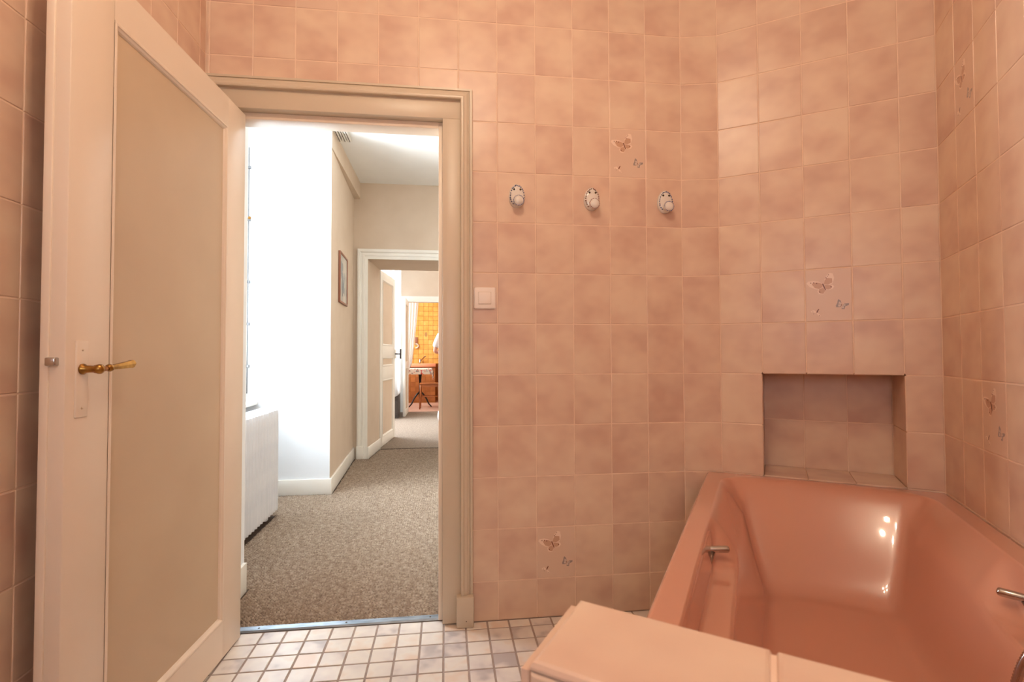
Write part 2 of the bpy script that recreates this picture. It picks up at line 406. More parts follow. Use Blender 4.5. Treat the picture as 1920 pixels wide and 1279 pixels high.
# wall behind the camera with a small window
mb = MB(); XB1 = 1.16
mb.box((-.2, 0, 0), (.1, .08, CEIL)); mb.box((.74, 0, 0), (XB1, .08, CEIL)); mb.box((.1, 0, 0), (.74, .08, 1.08)); mb.box((.1, 0, 2.02), (.74, .08, CEIL))
wb = obj('wall_back', mb, M_GROUT, M=frame((XB1 - .02, YL0 + .02), (-1, 0))); tag(wb, 'tiled wall behind the viewer', 'wall', kind='structure')
tiles_stuff(wb, [0.74 + .0, .89, 1.04, XB1], ZR)
win = thing('window_2', 'small bathroom window behind the viewer', 'window', kind='structure', M=frame((XB1 - .02, YL0 + .02), (-1, 0)))
mb = MB(); mb.box((.1, .01, 1.08), (.15, .06, 2.02)); mb.box((.69, .01, 1.08), (.74, .06, 2.02)); mb.box((.15, .01, 1.08), (.69, .06, 1.13)); mb.box((.15, .01, 1.97), (.69, .06, 2.02))
obj('window_frame', mb, M_WHITE, win)

# ------------------------------------------------------------------ bathroom floor and ceiling
fl = obj('floor', MB().box((-.2, -3.15, -.06), (3.0, .036, -.0022)), M_FGROUT); tag(fl, 'bathroom floor of small cream tiles', 'floor', kind='structure')
fx = [0.1215 - .0835 * 2 + .0835 * k for k in range(19)]; fy = [.0285 - .0835 * k for k in range(17)]
J2 = .0035
def ftile(x0, x1, y0, y1):
    hw, hh = (x1 - x0) / 2 - J2, (y1 - y0) / 2 - J2
    key = ('f', round(hw, 4), round(hh, 4))
    me = tile_mesh([(-hw, -hh), (hw, -hh), (hw, hh), (-hw, hh)], M_FTILE, d=.004, ch=.0012, key=key)
    link('floor_tile', me, fl, M=T((x0 + x1) / 2, (y0 + y1) / 2, random.uniform(-.0004, .0002)) @ Rx(-math.pi / 2) @ Rx(random.uniform(-.004, .004)))
cnt = 0
for j in range(16):
    for i in range(18):
        x0, x1, y1, y0 = fx[i], fx[i+1], fy[j], fy[j+1]
        if j == 0:
            if x0 > .88: y1 = 0.0
            elif x0 < .10: continue
        if x1 <= 0: continue
        x0 = max(x0, -.012); ftile(x0, x1, y0, y1)
mb = MB()
for j in range(16, 37):
    for i in range(24):
        x0 = fx[0] + .0835 * i; y1 = .0285 - .0835 * j
        if y1 - .0835 > -3.05 and x0 + .0835 > 0: mb.box((max(x0, -.02) + J2, y1 - .0835 + J2, -.003), (x0 + .0835 - J2, y1 - J2, 0))
for j in range(0, 16):
    for i in range(18, 34):
        x0 = fx[0] + .0835 * i; y1 = min(.0285 - .0835 * j, 0)
        if (Vector((x0 + .0835, y1)) - P2).dot(Vector((.564, .826))) < -.0 and (Vector((x0 + .09, y1)) - P1).dot(Vector((.22, .97))) < 0:
            mb.box((x0 + J2, y1 - .08, -.003), (x0 + .0835 - J2, y1 - J2, 0))
tag(obj('floor_tile_field', mb, M_FTILE, fl), kind='stuff')
ce = obj('ceiling', MB().box((-.2, -3.2, CEIL), (3.0, .0, CEIL + .05)), M_CEIL); tag(ce, 'white bathroom ceiling', 'ceiling', kind='structure')

# ------------------------------------------------------------------ door casing
def sweep(prof, x0, x1, z1, z0, side):
    """mitred moulding around an opening; prof = (d outward, y). side: L, T, R"""
    n = len(prof); vs = []
    for k in range(2):
        for d, y in prof:
            if side == 'R': vs.append((x1 + d, y, z0 if k == 0 else z1 + d))
            if side == 'L': vs.append((x0 - d, y, z1 + d if k == 0 else z0))
            if side == 'T': vs.append((x0 - d if k == 0 else x1 + d, y, z1 + d))
    fs = [(i, i + 1, n + i + 1, n + i) for i in range(n - 1)]
    mb = MB(); mb.add(vs, fs, 0, False); return mb
cas = thing('trim_1', 'beige painted moulded frame around the bathroom doorway', 'door frame', kind='structure')
for s, a, b in (('L', .030, OX0), ('R', OX1, .938)):
    mb = MB().bbox((a, -.014, .012 if s == 'L' else .006), (b, .10, OZ), .0015); obj('jamb', mb, M_CASE, cas)
obj('head', MB().bbox((.030, -.014, OZ), (.938, .10, OZ + .078), .0015), M_CASE, cas)
obj('door_stop', MB().bbox((OX1 - .016, .022, .004), (OX1, .099, OZ - .001), .0015), M_CREAM, cas)
obj('door_stop', MB().bbox((OX0, .022, OZ - .026), (OX1 - .016, .099, OZ - .0005), .0015), M_CREAM, cas)
obj('door_stop', MB().bbox((OX0, .022, .004), (OX0 + .013, .099, OZ - .026), .0015), M_CREAM, cas)
prof = [(0, -.012), (0, -.030), (.004, -.0325), (.010, -.0325), (.013, -.029), (.017, -.0275), (.024, -.026), (.029, -.0225), (.033, -.021), (.0345, -.017), (.0355, -.017), (.037, -.022), (.045, -.022), (.046, -.020), (.046, .0005)]
for s in 'LTR':
    obj('casing_moulding', sweep(prof, .030, .938, OZ + .074, .116 if s == 'R' else .10, s), M_CASE, cas)
obj('plinth_block', MB().bbox((.921, -.044, .0), (.987, -.006, .116), .004), M_CASE, cas)
obj('plinth_block', MB().bbox((-.012, -.040, .0), (.030, -.006, .116), .004), M_CASE, cas)
nail = obj('nail_head', MB().lathe([(.0018, 0), (.0018, .001)], 8, M=T(.958, -.0445, .026) @ Rx(math.pi / 2)), M_DARKBRASS, cas)
th = MB()
th.add([(.10, .030, .001), (.10, .036, .006), (.10, .060, .009), (.10, .066, .004), (.87, .030, .001), (.87, .036, .006), (.87, .060, .009), (.87, .066, .004)],
       [(0, 4, 5, 1), (1, 5, 6, 2), (2, 6, 7, 3)], 0, False)
ths = obj('threshold_strip', th, M_STEEL); tag(ths, 'grey-blue metal threshold strip between the tiles and the carpet', 'threshold')
for x in (.18, .50, .82): obj('screw', MB().lathe([(.004, 0), (.003, .001)], 10, M=T(x, .047, .0078)), M_DARKBRASS, ths)

# ------------------------------------------------------------------ bathroom door leaf
D = Vector((-.0519, -.9987)).normalized()
FD = frame((.132, 0, .006), D)      # local x from hinge to free edge, local y = away from room face?  (0,0,1)x d
# for this direction local y points to +X, so the leaf body lies at negative y
LW, LH, LT = .848, 1.938, .042
door = thing('door_1', 'open cream bathroom door with one large beige panel', 'door', kind='structure', M=FD)
PX0, PX1, PZ0, PZ1 = .137, .716, .122, 1.838
def yflip(mb): return mb
obj('stile', MB().bbox((PX1, -LT, 0), (LW, 0, LH), .0012), M_CREAM, door)
obj('stile', MB().bbox((.004, -LT, 0), (PX0, 0, LH), .0003), M_CREAM, door)
obj('rail', MB().box((PX0, -LT, PZ1), (PX1, -.0002, LH)), M_CREAM, door)
obj('rail', MB().box((PX0, -LT, 0), (PX1, -.0002, PZ0)), M_CREAM, door)
pn = obj('door_panel', MB().box((PX0, -.030, PZ0), (PX1, -.010, PZ1)), M_PANEL, door); pn['label'] = 'darker beige matt panel'
def bead(x0, x1, z0, z1, w, y0, y1, M0=None):
    prof = [(0, y0), (.25, y0 + .0015), (.5, y0 + .0008), (.6, y0 - .002), (.85, (y0 + y1) / 2), (1, y1)]
    mb = MB(); vs = []
    for t, y in prof:
        d = t * w
        vs += [(x0 + d, y, z0 + d), (x1 - d, y, z0 + d), (x1 - d, y, z1 - d), (x0 + d, y, z1 - d)]
    fs = []
    for r in range(len(prof) - 1):
        for i in range(4):
            j = (i + 1) % 4; fs.append((r*4+i, r*4+4+i, r*4+4+j, r*4+j))
    return mb.add(vs, fs, 0, False, M0)
obj('panel_bead', bead(PX0, PX1, PZ0, PZ1, .018, .0005, -.010), M_CREAM, door)
obj('edge_lip', MB().bbox((LW - .003, -LT - .006, 0), (LW + .004, -LT + .011, LH), .0012), M_CREAM, door)
# long painted backplate
bp = obj('backplate', MB().bbox((.7865, -.001, .905 - .006), (.8215, .0035, 1.072 - .006), .0015), M_CREAM, door)
for z in (.925, 1.052): obj('screw', MB().lathe([(.003, 0), (.0022, .0012)], 8, M=T(.804, .0035, z - .006) @ Rx(-math.pi / 2)), M_PANEL, bp)
hz = 1.010 - .006
hd = obj('handle', MB().lathe([(.012, 0), (.012, .004), (.008, .007), (.0075, .028), (.011, .034), (.0105, .040), (.004, .045)], 16, M=T(.805, .0035, hz) @ Rx(-math.pi / 2)), M_BRASS, door)
hd['label'] = 'aged brass lever handle'
yl = .033
prof = [(.0095, 0), (.0095, .008), (.0072, .018), (.0052, .030), (.0055, .036)]
obj('handle_neck', MB().lathe([(r, h) for r, h in [(.004, -.006)] + prof], 14, M=T(.806, yl, hz) @ Ry(-math.pi / 2)), M_AMBER, hd)
obj('handle_ball', MB().lathe([(.004, -.003), (.0078, .001), (.0088, .006), (.0078, .011), (.004, .015)], 14, M=T(.770, yl, hz + .0015) @ Ry(-math.pi / 2)), M_BRASS, hd)
mb = MB(); n = 6
for i, (x, h, z) in enumerate([(.757, .0052, .003), (.73, .0066, .005), (.70, .0082, .008), (.690, .0094, .009), (.684, .0078, .0095), (.679, .003, .010)]):
    mb.v += [(x, yl + .0045, hz + z - h), (x, yl + .0055, hz + z), (x, yl + .0045, hz + z + h), (x, yl - .004, hz + z + h), (x, yl - .004, hz + z - h)]
for i in range(5):
    for k in range(5):
        k2 = (k + 1) % 5; mb.f.append([i*5+k, i*5+k2, (i+1)*5+k2, (i+1)*5+k]); mb.mi.append(0); mb.sm.append(False)
mb.f.append([29, 28, 27, 26, 25]); mb.mi.append(0); mb.sm.append(False)
obj('handle_blade', mb, M_BRASS, hd)
obj('latch_bolt', MB().bbox((LW - .002, -.033, 1.018 - .006), (LW + .012, -.012, 1.036 - .006), .003), M_CHROME, door)
# far side furniture seen past the edge
obj('handle', MB().tube([(.805, -LT, hz), (.805, -LT - .03, hz), (.70, -LT - .03, hz)], .006, 8), M_BRASS, door)
for z in (.22, 1.68):
    obj('hinge', MB().tube([(-.004, -.036, z), (-.004, -.036, z + .09)], .005, 10), M_CREAM, door)

# ------------------------------------------------------------------ light switch and porcelain hooks
sw = thing('light_switch', 'square ivory light switch on the tiles right of the doorway', 'switch', M=T(1.033, 0, 1.262))
obj('plate', MB().bbox((-.0425, -.009, -.0425), (.0425, 0.0005, .0425), .004), M_PLASTIC, sw)
obj('rocker_surround', MB().box((-.0255, -.0094, -.0245), (.0255, -.005, .0245)), M_PANEL, sw)
obj('rocker', MB().bbox((-.0245, -.0125, -.0235), (.0245, -.006, .0235), .0015), M_PLASTIC, sw)

def egg(a, sz=1.0):
    c, s = math.cos(a), math.sin(a)
    return (.0325 * c * (1 - .10 * s) * sz, .0475 * s * sz)
def make_hook(x, z, label, fm):
    h = thing('porcelain_hook', label, 'hook', group='porcelain hooks on the tiled wall', M=T(x, 0, z))
    mb = MB(); rings = [(1.0, .0005), (1.0, -.006), (.96, -.010), (.88, -.0135), (.70, -.0165), (.4, -.018)]
    n = 28; vs = []
    for s, y in rings:
        for k in range(n): a, b = egg(2 * math.pi * k / n, s); vs.append((a, y, b))
    fs = []
    for r in range(len(rings) - 1):
        for k in range(n):
            k2 = (k + 1) % n; fs.append((r*n+k, r*n+k2, (r+1)*n+k2, (r+1)*n+k))
    fs.append(tuple((len(rings) - 1) * n + k for k in range(n)))
    bpt = obj('backplate', mb.add(vs, fs, 0, True), M_PORC, h)
    # knob: a short neck then a round button, tipped slightly upwards
    KM = T(.002, -.010, -.027) @ Rx(math.pi / 2)
    kn = obj('knob', MB().lathe([(.0125, -.004), (.0115, .006), (.012, .012), (.0165, .016), (.0205, .020), (.0215, .025), (.020, .030), (.0155, .034), (.008, .0365), (.001, .037)], 24, M=KM), M_PORC, h)
    mb = MB()
    for k in range(26):                                    # flower wreath on the plate
        if k in (18, 19, 20): continue
        q = 2 * math.pi * k / 26 + random.uniform(-.04, .04); a, b = egg(q, .83)
        for u in range(3):
            r = .0031; aa = a + random.uniform(-.002, .002); bb = b + random.uniform(-.002, .002)
            t0 = random.uniform(0, 3)
            mb.add([(aa + r * math.cos(t0 + j * 2.1), -.0152, bb + r * math.sin(t0 + j * 2.1)) for j in range(3)] + [(aa, -.010, bb)], [(0, 1, 2), (0, 3, 1), (1, 3, 2), (2, 3, 0)], 0)
    obj('flower_wreath', mb, fm, bpt)
    mb = MB()
    for k in range(30):
        q = 2 * math.pi * k / 30 + random.uniform(-.05, .05)
        for u in range(2):
            rr = .0193 + random.uniform(-.001, .001); hh = .0305 + random.uniform(-.0015, .0005); r = .0027; t0 = random.uniform(0, 3)
            c = (rr * math.cos(q), rr * math.sin(q), hh)
            mb.add([(c[0] + r * math.cos(t0 + j * 2.1), c[1] + r * math.sin(t0 + j * 2.1), hh + .0009) for j in range(3)] + [(c[0] * .9, c[1] * .9, hh - .003)], [(0, 1, 2), (0, 3, 1), (1, 3, 2), (2, 3, 0)], 0, False, KM)
    obj('flower_wreath', mb, fm, kn)
    for sx in (-.0125, .0125):
        obj('screw', MB().lathe([(.0042, -.002), (.0042, .0018), (.003, .0028)], 12, M=T(sx, -.0160, .0235) @ Rx(math.pi / 2)), M_DARKBRASS, h)
    return h
make_hook(1.163, 1.673, 'leftmost of three white porcelain wall hooks, edged with blue flowers, nearest the doorway', M_BLUE)
make_hook(1.471, 1.671, 'middle white porcelain wall hook with rosy flower edging, below and left of the butterfly tile', M_ROSE)
make_hook(1.784, 1.670, 'rightmost white porcelain wall hook, near where the wall turns', M_BLUE)

# ------------------------------------------------------------------ bathtub
WD = -Vector((.826, -.564)).normalized()
UD = UV.copy()
TUBL, RIM = 1.79, .555
def wl(u): return .785 + .016 * u
def sstep(x, a, b):
    if a == b: return float(x > a)
    t = min(max((x - a) / (b - a), 0), 1); return t * t * (3 - 2 * t)
def tub_z(u, wd):
    WL = wl(u); l = WL - wd; r = wd              # distances from left and right outer edge
    ri = .072                                     # rim width
    zb = .190                                     # basin floor
    # long backrest at the head, short steep foot
    u0 = .047 + .60 * (wd - .385) ** 2               # the backrest is slightly hollow in plan
    x_ = .010 * math.log(1 + math.exp(min((u - u0) / .010, 40))) / .252
    back = 1.0 if x_ > 2 else -.09 * math.log(math.exp(-x_ / .09) + math.exp(-1 / .09))
    foot = min(max((TUBL - .08 - u) / .16, 0), 1); foot = math.sin(foot * math.pi / 2) ** .7
    zf = zb + .012 * sstep(u, .5, 1.6) * 0
    deep = RIM - (RIM - zf) * min(back, foot)
    # side walls: upper part, armrest ledge, lower part
    za = .452
    arm = sstep(u, .64, .80) * (1 - sstep(u, 1.45, 1.6))
    def side(x):
        # x from the outer edge; returns the surface height allowed by that side
        up = 1 - sstep(x, ri - .012, ri + .030 - .012 * arm) if x < .2 else 0.0
        s1 = za + (RIM - za) * (1 - sstep(x, ri - .010, ri + .010))
        e = ri + .068
        s2 = zb + (za - zb) * (1 - math.sin(math.pi / 2 * min(max((x - e) / .11, 0), 1))) if x > e else za
        armz = s1 if x < e else s2
        if x <= ri - .010: plain = RIM
        elif x < e: plain = RIM - (RIM - za) * ((x - ri + .010) / (e - ri + .010)) ** 1.25
        else: plain = s2
        return plain * (1 - arm) + armz * arm
    z = max(deep, side(l), side(r))
    k = .026                                      # smooth max to round the inner corners
    zs = [deep, side(l), side(r)]; m = max(zs)
    z = m + k * math.log(sum(math.exp((q - m) / k) for q in zs)) - 0
    # blend back to a flat rim
    return min(z, RIM + .004 * 0 + .0)
NU, NW = 200, 170
mb = MB(); vs = []
Fl = lambda p: -0.0 - (p.x - P0.x) * (.033 / .146)   # y of the facet line at x
def tubpt(u, wf):
    wd = wf * wl(u); p = P2 + UD * u + WD * wd
    p += UD * .0015
    if p.x < P1.x + .004: p.y = min(p.y, (0 if p.x < P0.x else Fl(p)) - .004)
    return p, wd
for i in range(NU + 1):
    s = i / NU; u = TUBL * s
    for j in range(NW + 1):
        t = j / NW; t = t - .12 * math.sin(2 * math.pi * t)
        p, wd = tubpt(u, t); z = tub_z(u, wd)
        e = min(wd, wl(u) - wd, u, TUBL - u)       # rounded outer edge of the rim
        if e < .012: z -= .012 - math.sqrt(max(.012 ** 2 - (.012 - e) ** 2, 0))
        vs.append((p.x, p.y, z))
fs = [(i*(NW+1)+j, i*(NW+1)+j+1, (i+1)*(NW+1)+j+1, (i+1)*(NW+1)+j) for i in range(NU) for j in range(NW)]
n0 = len(vs)
per = [i*(NW+1) for i in range(NU+1)] + [NU*(NW+1)+j for j in range(1, NW+1)] + [i*(NW+1)+NW for i in range(NU-1, -1, -1)] + [j for j in range(NW-1, 0, -1)]
for q in per: vs.append((vs[q][0], vs[q][1], vs[q][2] - .045))
m_ = len(per)
for a in range(m_):
    b = (a + 1) % m_; fs.append((per[a], per[b], n0 + b, n0 + a))
mb.add(vs, fs, 0, True)
tub = thing('bathtub', 'salmon pink enamel bathtub with moulded armrests against the tiled walls', 'bathtub')
obj('tub_shell', mb, M_TUB, tub)
def tl(u, l, z):      # point measured from the left outer edge
    p = P2 + UD * u + WD * (wl(u) - l); return Vector((p.x, p.y, z))
def tr(u, r, z): p = P2 + UD * u + WD * r; return Vector((p.x, p.y, z))
def grip(f, sgn):
    g = MB(); a, b = f(.775, .052, .499), f(.748, .119, .5005)
    a2 = a.lerp(b, .05)
    d = (b - a)
    pts = [a, a2, a.lerp(b, .6), a.lerp(b, .9), a.lerp(b, .97), b]
    g.tube(pts, [.0070, .0082, .0092, .0094, .0078, .003], 16)
    g.tube([f(.775, .060, .497), f(.815, .062, .462), f(.825, .062, .452)], [.0082, .0074, .007], 12)
    g.tube([f(.762, .078, .497), f(.80, .070, .470), f(.822, .064, .454)], [.0072, .0068, .0064], 12)
    return obj('grab_handle', g, M_CHROME, tub)
grip(tl, 1)['label'] = 'chrome grab handle on the left armrest'
grip(tr, -1)['label'] = 'chrome grab handle on the right armrest'
# tiled skirt below the rim on the open side
sk0 = P2 + UD * .04 + WD * (wl(0) - .02); sk1 = P2 + UD * 1.76 + WD * (wl(1.7) - .02)
skf = frame((sk1.x, sk1.y), (sk0 - sk1)); Ls = (sk0 - sk1).length
sk = obj('wall_bath_skirt', MB().box((0, .004, 0), (Ls - .09, .02, .508)), M_GROUT, M=skf); tag(sk, 'tiled skirt below the rim of the bathtub', 'wall', kind='structure')
tiles_grid(sk, [.1549 * k for k in range(11)] + [Ls - .09], [0, .1512, .3532, .508])
# drain
dr = P2 + UD * 1.45 + WD * .4
obj('drain', MB().lathe([(.028, 0), (.028, .003), (.02, .004), (.004, .0045)], 20, M=T(dr.x, dr.y, .191)), M_CHROME, tub)
obj('overflow_plate', MB().lathe([(.03, 0), (.03, .004), (.02, .007), (.003, .008)], 20, M=T(*tr(1.655, .4, .40)) @ Rz(math.atan2(UD.y, UD.x)) @ Ry(-math.pi / 2 - .25)), M_CHROME, tub)

# mixer on the right wall and its shower hose
Wc = lambda u, off, z: Vector((P2.x + UV.x * u, P2.y + UV.y * u, z)) - Vector((.852, -.523, 0)) * off
mx = thing('bath_mixer', 'chrome bath mixer on the right wall, out of frame above the hose', 'tap', loc=(0, 0, 0))
g = MB(); g.tube([Wc(1.20, .06, .72), Wc(1.38, .06, .72)], .022, 16)
g.tube([Wc(1.22, .004, .72), Wc(1.22, .06, .72)], .016, 12); g.tube([Wc(1.36, .004, .72), Wc(1.36, .06, .72)], .016, 12)
obj('body', g, M_CHROME, mx)
obj('spout', MB().tube([Wc(1.29, .06, .72), Wc(1.29, .12, .715), Wc(1.29, .16, .69)], .013, 12), M_CHROME, mx)
hp = [Wc(1.21, .06, .70), Wc(1.14, .09, .635), Wc(1.055, .140, .56), Wc(1.032, .178, .485), Wc(1.045, .205, .39), Wc(1.09, .23, .28), Wc(1.18, .26, .185), Wc(1.32, .28, .165)]
# smooth the path and make the ribs
def catmull(P, n):
    out = []
    for i in range(len(P) - 1):
        a, b, c, d = P[max(i-1, 0)], P[i], P[i+1], P[min(i+2, len(P)-1)]
        for k in range(n):
            t = k / n; out.append(.5 * ((2*b) + (c-a)*t + (2*a-5*b+4*c-d)*t*t + (3*b-a-3*c+d)*t**3))
    return out + [P[-1]]
hpp = catmull(hp, 34)
hose = obj('shower_hose', MB().tube(hpp, [.0066 if i % 2 else .0079 for i in range(len(hpp))], 12), M_CHROME)
tag(hose, 'ribbed chrome shower hose hanging down into the right side of the bathtub', 'hose')

# ------------------------------------------------------------------ tiled half wall at the foot of the tub
HZ = .824
a0 = Vector((.998, -1.592)); e = Vector((.785, -.62)).normalized(); nn = Vector((-.559, -.829)).normalized()
nw = .108
fh = frame((a0.x, a0.y, 0), e); inv = fh.to_3x3().inverted()
nl = inv @ Vector((nn.x, nn.y, 0)); nl = Vector((nl.x, nl.y)) * nw         # cross direction in local xy
Lh = .70
hw_ = MB(); q = [(0.004, 0), (Lh, 0), (Lh + nl.x, nl.y), (nl.x + .004, nl.y)]
q = [(.004, -.004), (Lh, -.004), (Lh + nl.x, nl.y + .004), (nl.x + .004, nl.y + .004)]
hw_.add([(x, y, 0) for x, y in q] + [(x, y, HZ - .0035) for x, y in q], [(4, 7, 6, 5), (0, 4, 5, 1), (1, 5, 6, 2), (2, 6, 7, 3), (3, 7, 4, 0)])
hw = obj('wall_partition', hw_, M_GROUT, M=fh); tag(hw, 'low tiled partition wall in the near right corner', 'wall', kind='structure')
xh = [0, .1549, .3098, .4647, .6196, Lh]
for i in range(5):                                     # top course
    P = [(xh[i], 0), (xh[i+1], 0), (xh[i+1] + nl.x, nl.y), (xh[i] + nl.x, nl.y)]
    if i == 0: pass
    cx = sum(p[0] for p in P) / 4; cy = sum(p[1] for p in P) / 4
    PP = inset([(p[0] - cx, -(p[1] - cy)) for p in P], J)
    # tile_mesh front faces -y; lay it flat with the front up
    PP = [(p[0], -p[1]) for p in PP][::-1]
    if sum(PP[k][0] * PP[(k+1) % 4][1] - PP[(k+1) % 4][0] * PP[k][1] for k in range(4)) < 0: PP = PP[::-1]
    link('tile', tile_mesh(PP, M_TILE, ch=.004), hw, M=T(cx, cy, HZ) @ Rx(-math.pi / 2))
zh = [0, .01, .21, .412, .614, HZ - .006]
ang = math.atan2(nl.y, nl.x)
for k in range(5):                                     # end face and long face towards the viewer
    L2 = Vector((nl.x, nl.y)).length
    Me = T(nl.x, nl.y, 0) @ Rz(ang + math.pi)
    x0, x1, z0, z1 = .002, L2, zh[k], zh[k+1]
    if z1 - z0 > .02:
        PP = [(-(x1-x0)/2 + J, -(z1-z0)/2 + J), ((x1-x0)/2 - J, -(z1-z0)/2 + J), ((x1-x0)/2 - J, (z1-z0)/2 - J), (-(x1-x0)/2 + J, (z1-z0)/2 - J)]
        me = tile_mesh(PP, M_TILE)
        o = link('tile', me, hw, M=T(nl.x / 2, nl.y / 2, (z0 + z1) / 2) @ Rz(ang + math.pi) @ T(0, 0, 0))
        for i in range(5):
            w2 = xh[i+1] - xh[i]
            PP = [(-w2/2 + J, -(z1-z0)/2 + J), (w2/2 - J, -(z1-z0)/2 + J), (w2/2 - J, (z1-z0)/2 - J), (-w2/2 + J, (z1-z0)/2 - J)]
            me = tile_mesh(PP, M_TILE, key=('h', round(w2, 3), round(z1 - z0, 3)))
            link('tile', me, hw, M=T((xh[i] + xh[i+1]) / 2 + nl.x, nl.y, (z0 + z1) / 2))
            link('tile', me, hw, M=T((xh[i] + xh[i+1]) / 2, 0, (z0 + z1) / 2) @ Rz(math.pi))

# ------------------------------------------------------------------ bathroom lamp (above and behind the viewer)
LX, LY = .95, -1.46
lamp = thing('ceiling_lamp', 'small warm ceiling lamp with bare bulbs above the viewer', 'lamp', loc=(LX, LY, CEIL))
obj('base', MB().lathe([(.06, 0), (.06, -.02), (.03, -.03)], 20), M_BRASS, lamp)
for k in range(4):
    a = k * math.pi / 2 + .4; r = .10
    obj('arm', MB().tube([(0, 0, -.02), (r * .6 * math.cos(a), r * .6 * math.sin(a), -.05), (r * math.cos(a), r * math.sin(a), -.08)], .006, 8), M_BRASS, lamp)
    obj('bulb', MB().lathe([(.005, .022), (.009, .012), (.0135, 0), (.012, -.010), (.006, -.015), (.001, -.016)][::-1], 12, M=T(r * math.cos(a), r * math.sin(a), -.115)), M_BULB, lamp)

# ------------------------------------------------------------------ hall: floor with sisal carpet
hfl = obj('floor_hall', MB().box((-1.2, .036, -.06), (2.4, 7.62, -.004)), M_CARPETB); tag(hfl, 'hall floor under the sisal carpet', 'floor', kind='structure')
cp = thing('carpet', 'beige woven sisal carpet in the hall, up to the metal threshold', 'carpet')
cpoly = [(.003, .104), (.003, .40), (-.57, .40), (-.57, 1.98), (.04, 1.98), (-.018, 3.27), (.14, 3.27), (.17, 3.84), (1.0, 3.84), (1.0, 3.29), (1.70, 3.29), (1.70, .14), (.94, .14), (.86, .064), (.09, .064)]
_n = len(cpoly); _mb = MB(); _mb.add([(x, y, -.0035) for x, y in cpoly] + [(x, y, .0005) for x, y in cpoly], [tuple(range(_n)), tuple(range(2 * _n - 1, _n - 1, -1))] + [(i, _n + i, _n + (i + 1) % _n, (i + 1) % _n) for i in range(_n)])
obj('carpet_base', _mb, M_CARPETB, cp)
cp2 = tag(obj('carpet_runner', MB().box((-.59, 3.846, -.004), (2.0, 7.55, .003)), M_CARPETR), 'beige sisal carpet in the far room, beyond the dark seam', 'carpet')
def loops(x0, x1, y0, y1, sx, sy, name, clip=None):
    vs = []; fs = []; rnd = random.random
    ny = int((y1 - y0) / sy); nx = int((x1 - x0) / sx)
    for j in range(ny):
        for i in range(nx):
            cx = x0 + (i + .5 * (j % 2) + .12 * (rnd() - .5)) * sx; cy = y0 + (j + .5) * sy + (rnd() - .5) * sy * .25
            if clip and not clip(cx, cy): continue
            hx, hy, h = sx * (.45 + .07 * rnd()), sy * (.37 + .08 * rnd()), .0055 + .0040 * rnd()
            sk_ = sy * .30 * (1 if j % 2 else -1)
            b = len(vs)
            vs += [(cx - hx, cy - sk_, 0), (cx - hx * .5, cy - hy - sk_ * .5, 0), (cx + hx * .5, cy - hy + sk_ * .5, 0), (cx + hx, cy + sk_, 0), (cx + hx * .5, cy + hy + sk_ * .5, 0), (cx - hx * .5, cy + hy - sk_ * .5, 0),
                   (cx - hx * .45, cy - sk_ * .4, h), (cx + hx * .45, cy + sk_ * .4, h)]
            fs += [(b, b+1, b+6), (b+1, b+2, b+7, b+6), (b+2, b+3, b+7), (b+3, b+4, b+7), (b+4, b+5, b+6, b+7), (b+5, b, b+6)]
    mb = MB(); mb.v = vs; mb.f = fs; mb.mi = [0] * len(fs); mb.sm = [True] * len(fs)
    return tag(obj(name, mb, M_CARPET, cp), kind='stuff')
def off_wall(x, y): return y < 1.975 or x > .046 - .0443 * (y - 2.0)
def inside(x, y): return off_wall(x, y) and (x > .02 or y > .41) and (y > .12 or .10 < x < .86)
loops(-.2, 1.0, .068, 1.5, .0145, .0088, 'carpet_weave', inside)
loops(-.45, 1.1, 1.5, 3.78, .0160, .0108, 'carpet_weave', lambda x, y: off_wall(x, y) and (y < 3.27 or (x > .125 + (y - 3.3) * .1 and x < 1.0)))

# ------------------------------------------------------------------ hall walls
HC = 2.78
pier = obj('wall_hall_pier', MB().box((-.75, .104, 0), (-.003, .40, HC)), M_WALLW); tag(pier, 'white wall end just past the doorway', 'wall', kind='structure')
obj('baseboard', MB().bbox((-.004, .104, .0), (.012, .392, .128), .003), M_WHITE, pier)
stub = MB()
q = [(-.80, 2.0), (.018, 2.0), (-.040, 3.31), (-.80, 3.31)]
stub.add([(x, y, 0) for x, y in q] + [(x, y, HC) for x, y in q], [(0, 1, 5, 4)], 0)
b = len(stub.v); stub.add([(x, y, 0) for x, y in q] + [(x, y, HC) for x, y in q], [(1, 2, 6, 5), (2, 3, 7, 6), (3, 0, 4, 7)], 1)
st = obj('wall_hall_left', stub, [M_WALLW, M_BEIGE]); tag(st, 'beige wall on the left of the hall with its white end beside the radiator', 'wall', kind='structure')
obj('baseboard', MB().bbox((-.58, 1.984, .0), (.034, 2.0, .118), .004), M_WHITE, st)
dv = Vector((-.040 - .018, 1.31)); Lw = dv.length
obj('baseboard', MB().bbox((-.012, -.001, 0), (Lw, .016, .118), .004), M_WHITE, st, M=frame((.020, 1.99), dv) @ T(0, -.0165, 0) if False else T(.018, 2.0, 0) @ Rz(math.atan2(dv.y, dv.x)) @ T(0, -.016, 0))
# boxed soffit along the left wall at the ceiling
sf = MB(); q = [(-.06, 1.998), (.0175 + .052 * 0 + .004, 1.998), (.022, 3.31), (-.06, 3.31)]
sf.add([(x, y, 2.616) for x, y in q] + [(x, y, HC) for x, y in q], [(0, 1, 2, 3)[::-1], (0, 1, 5, 4), (1, 2, 6, 5)])
sfo = obj('trim_2', sf, M_BEIGE); tag(sfo, 'boxed beige soffit where hall wall meets ceiling', 'soffit', kind='structure')
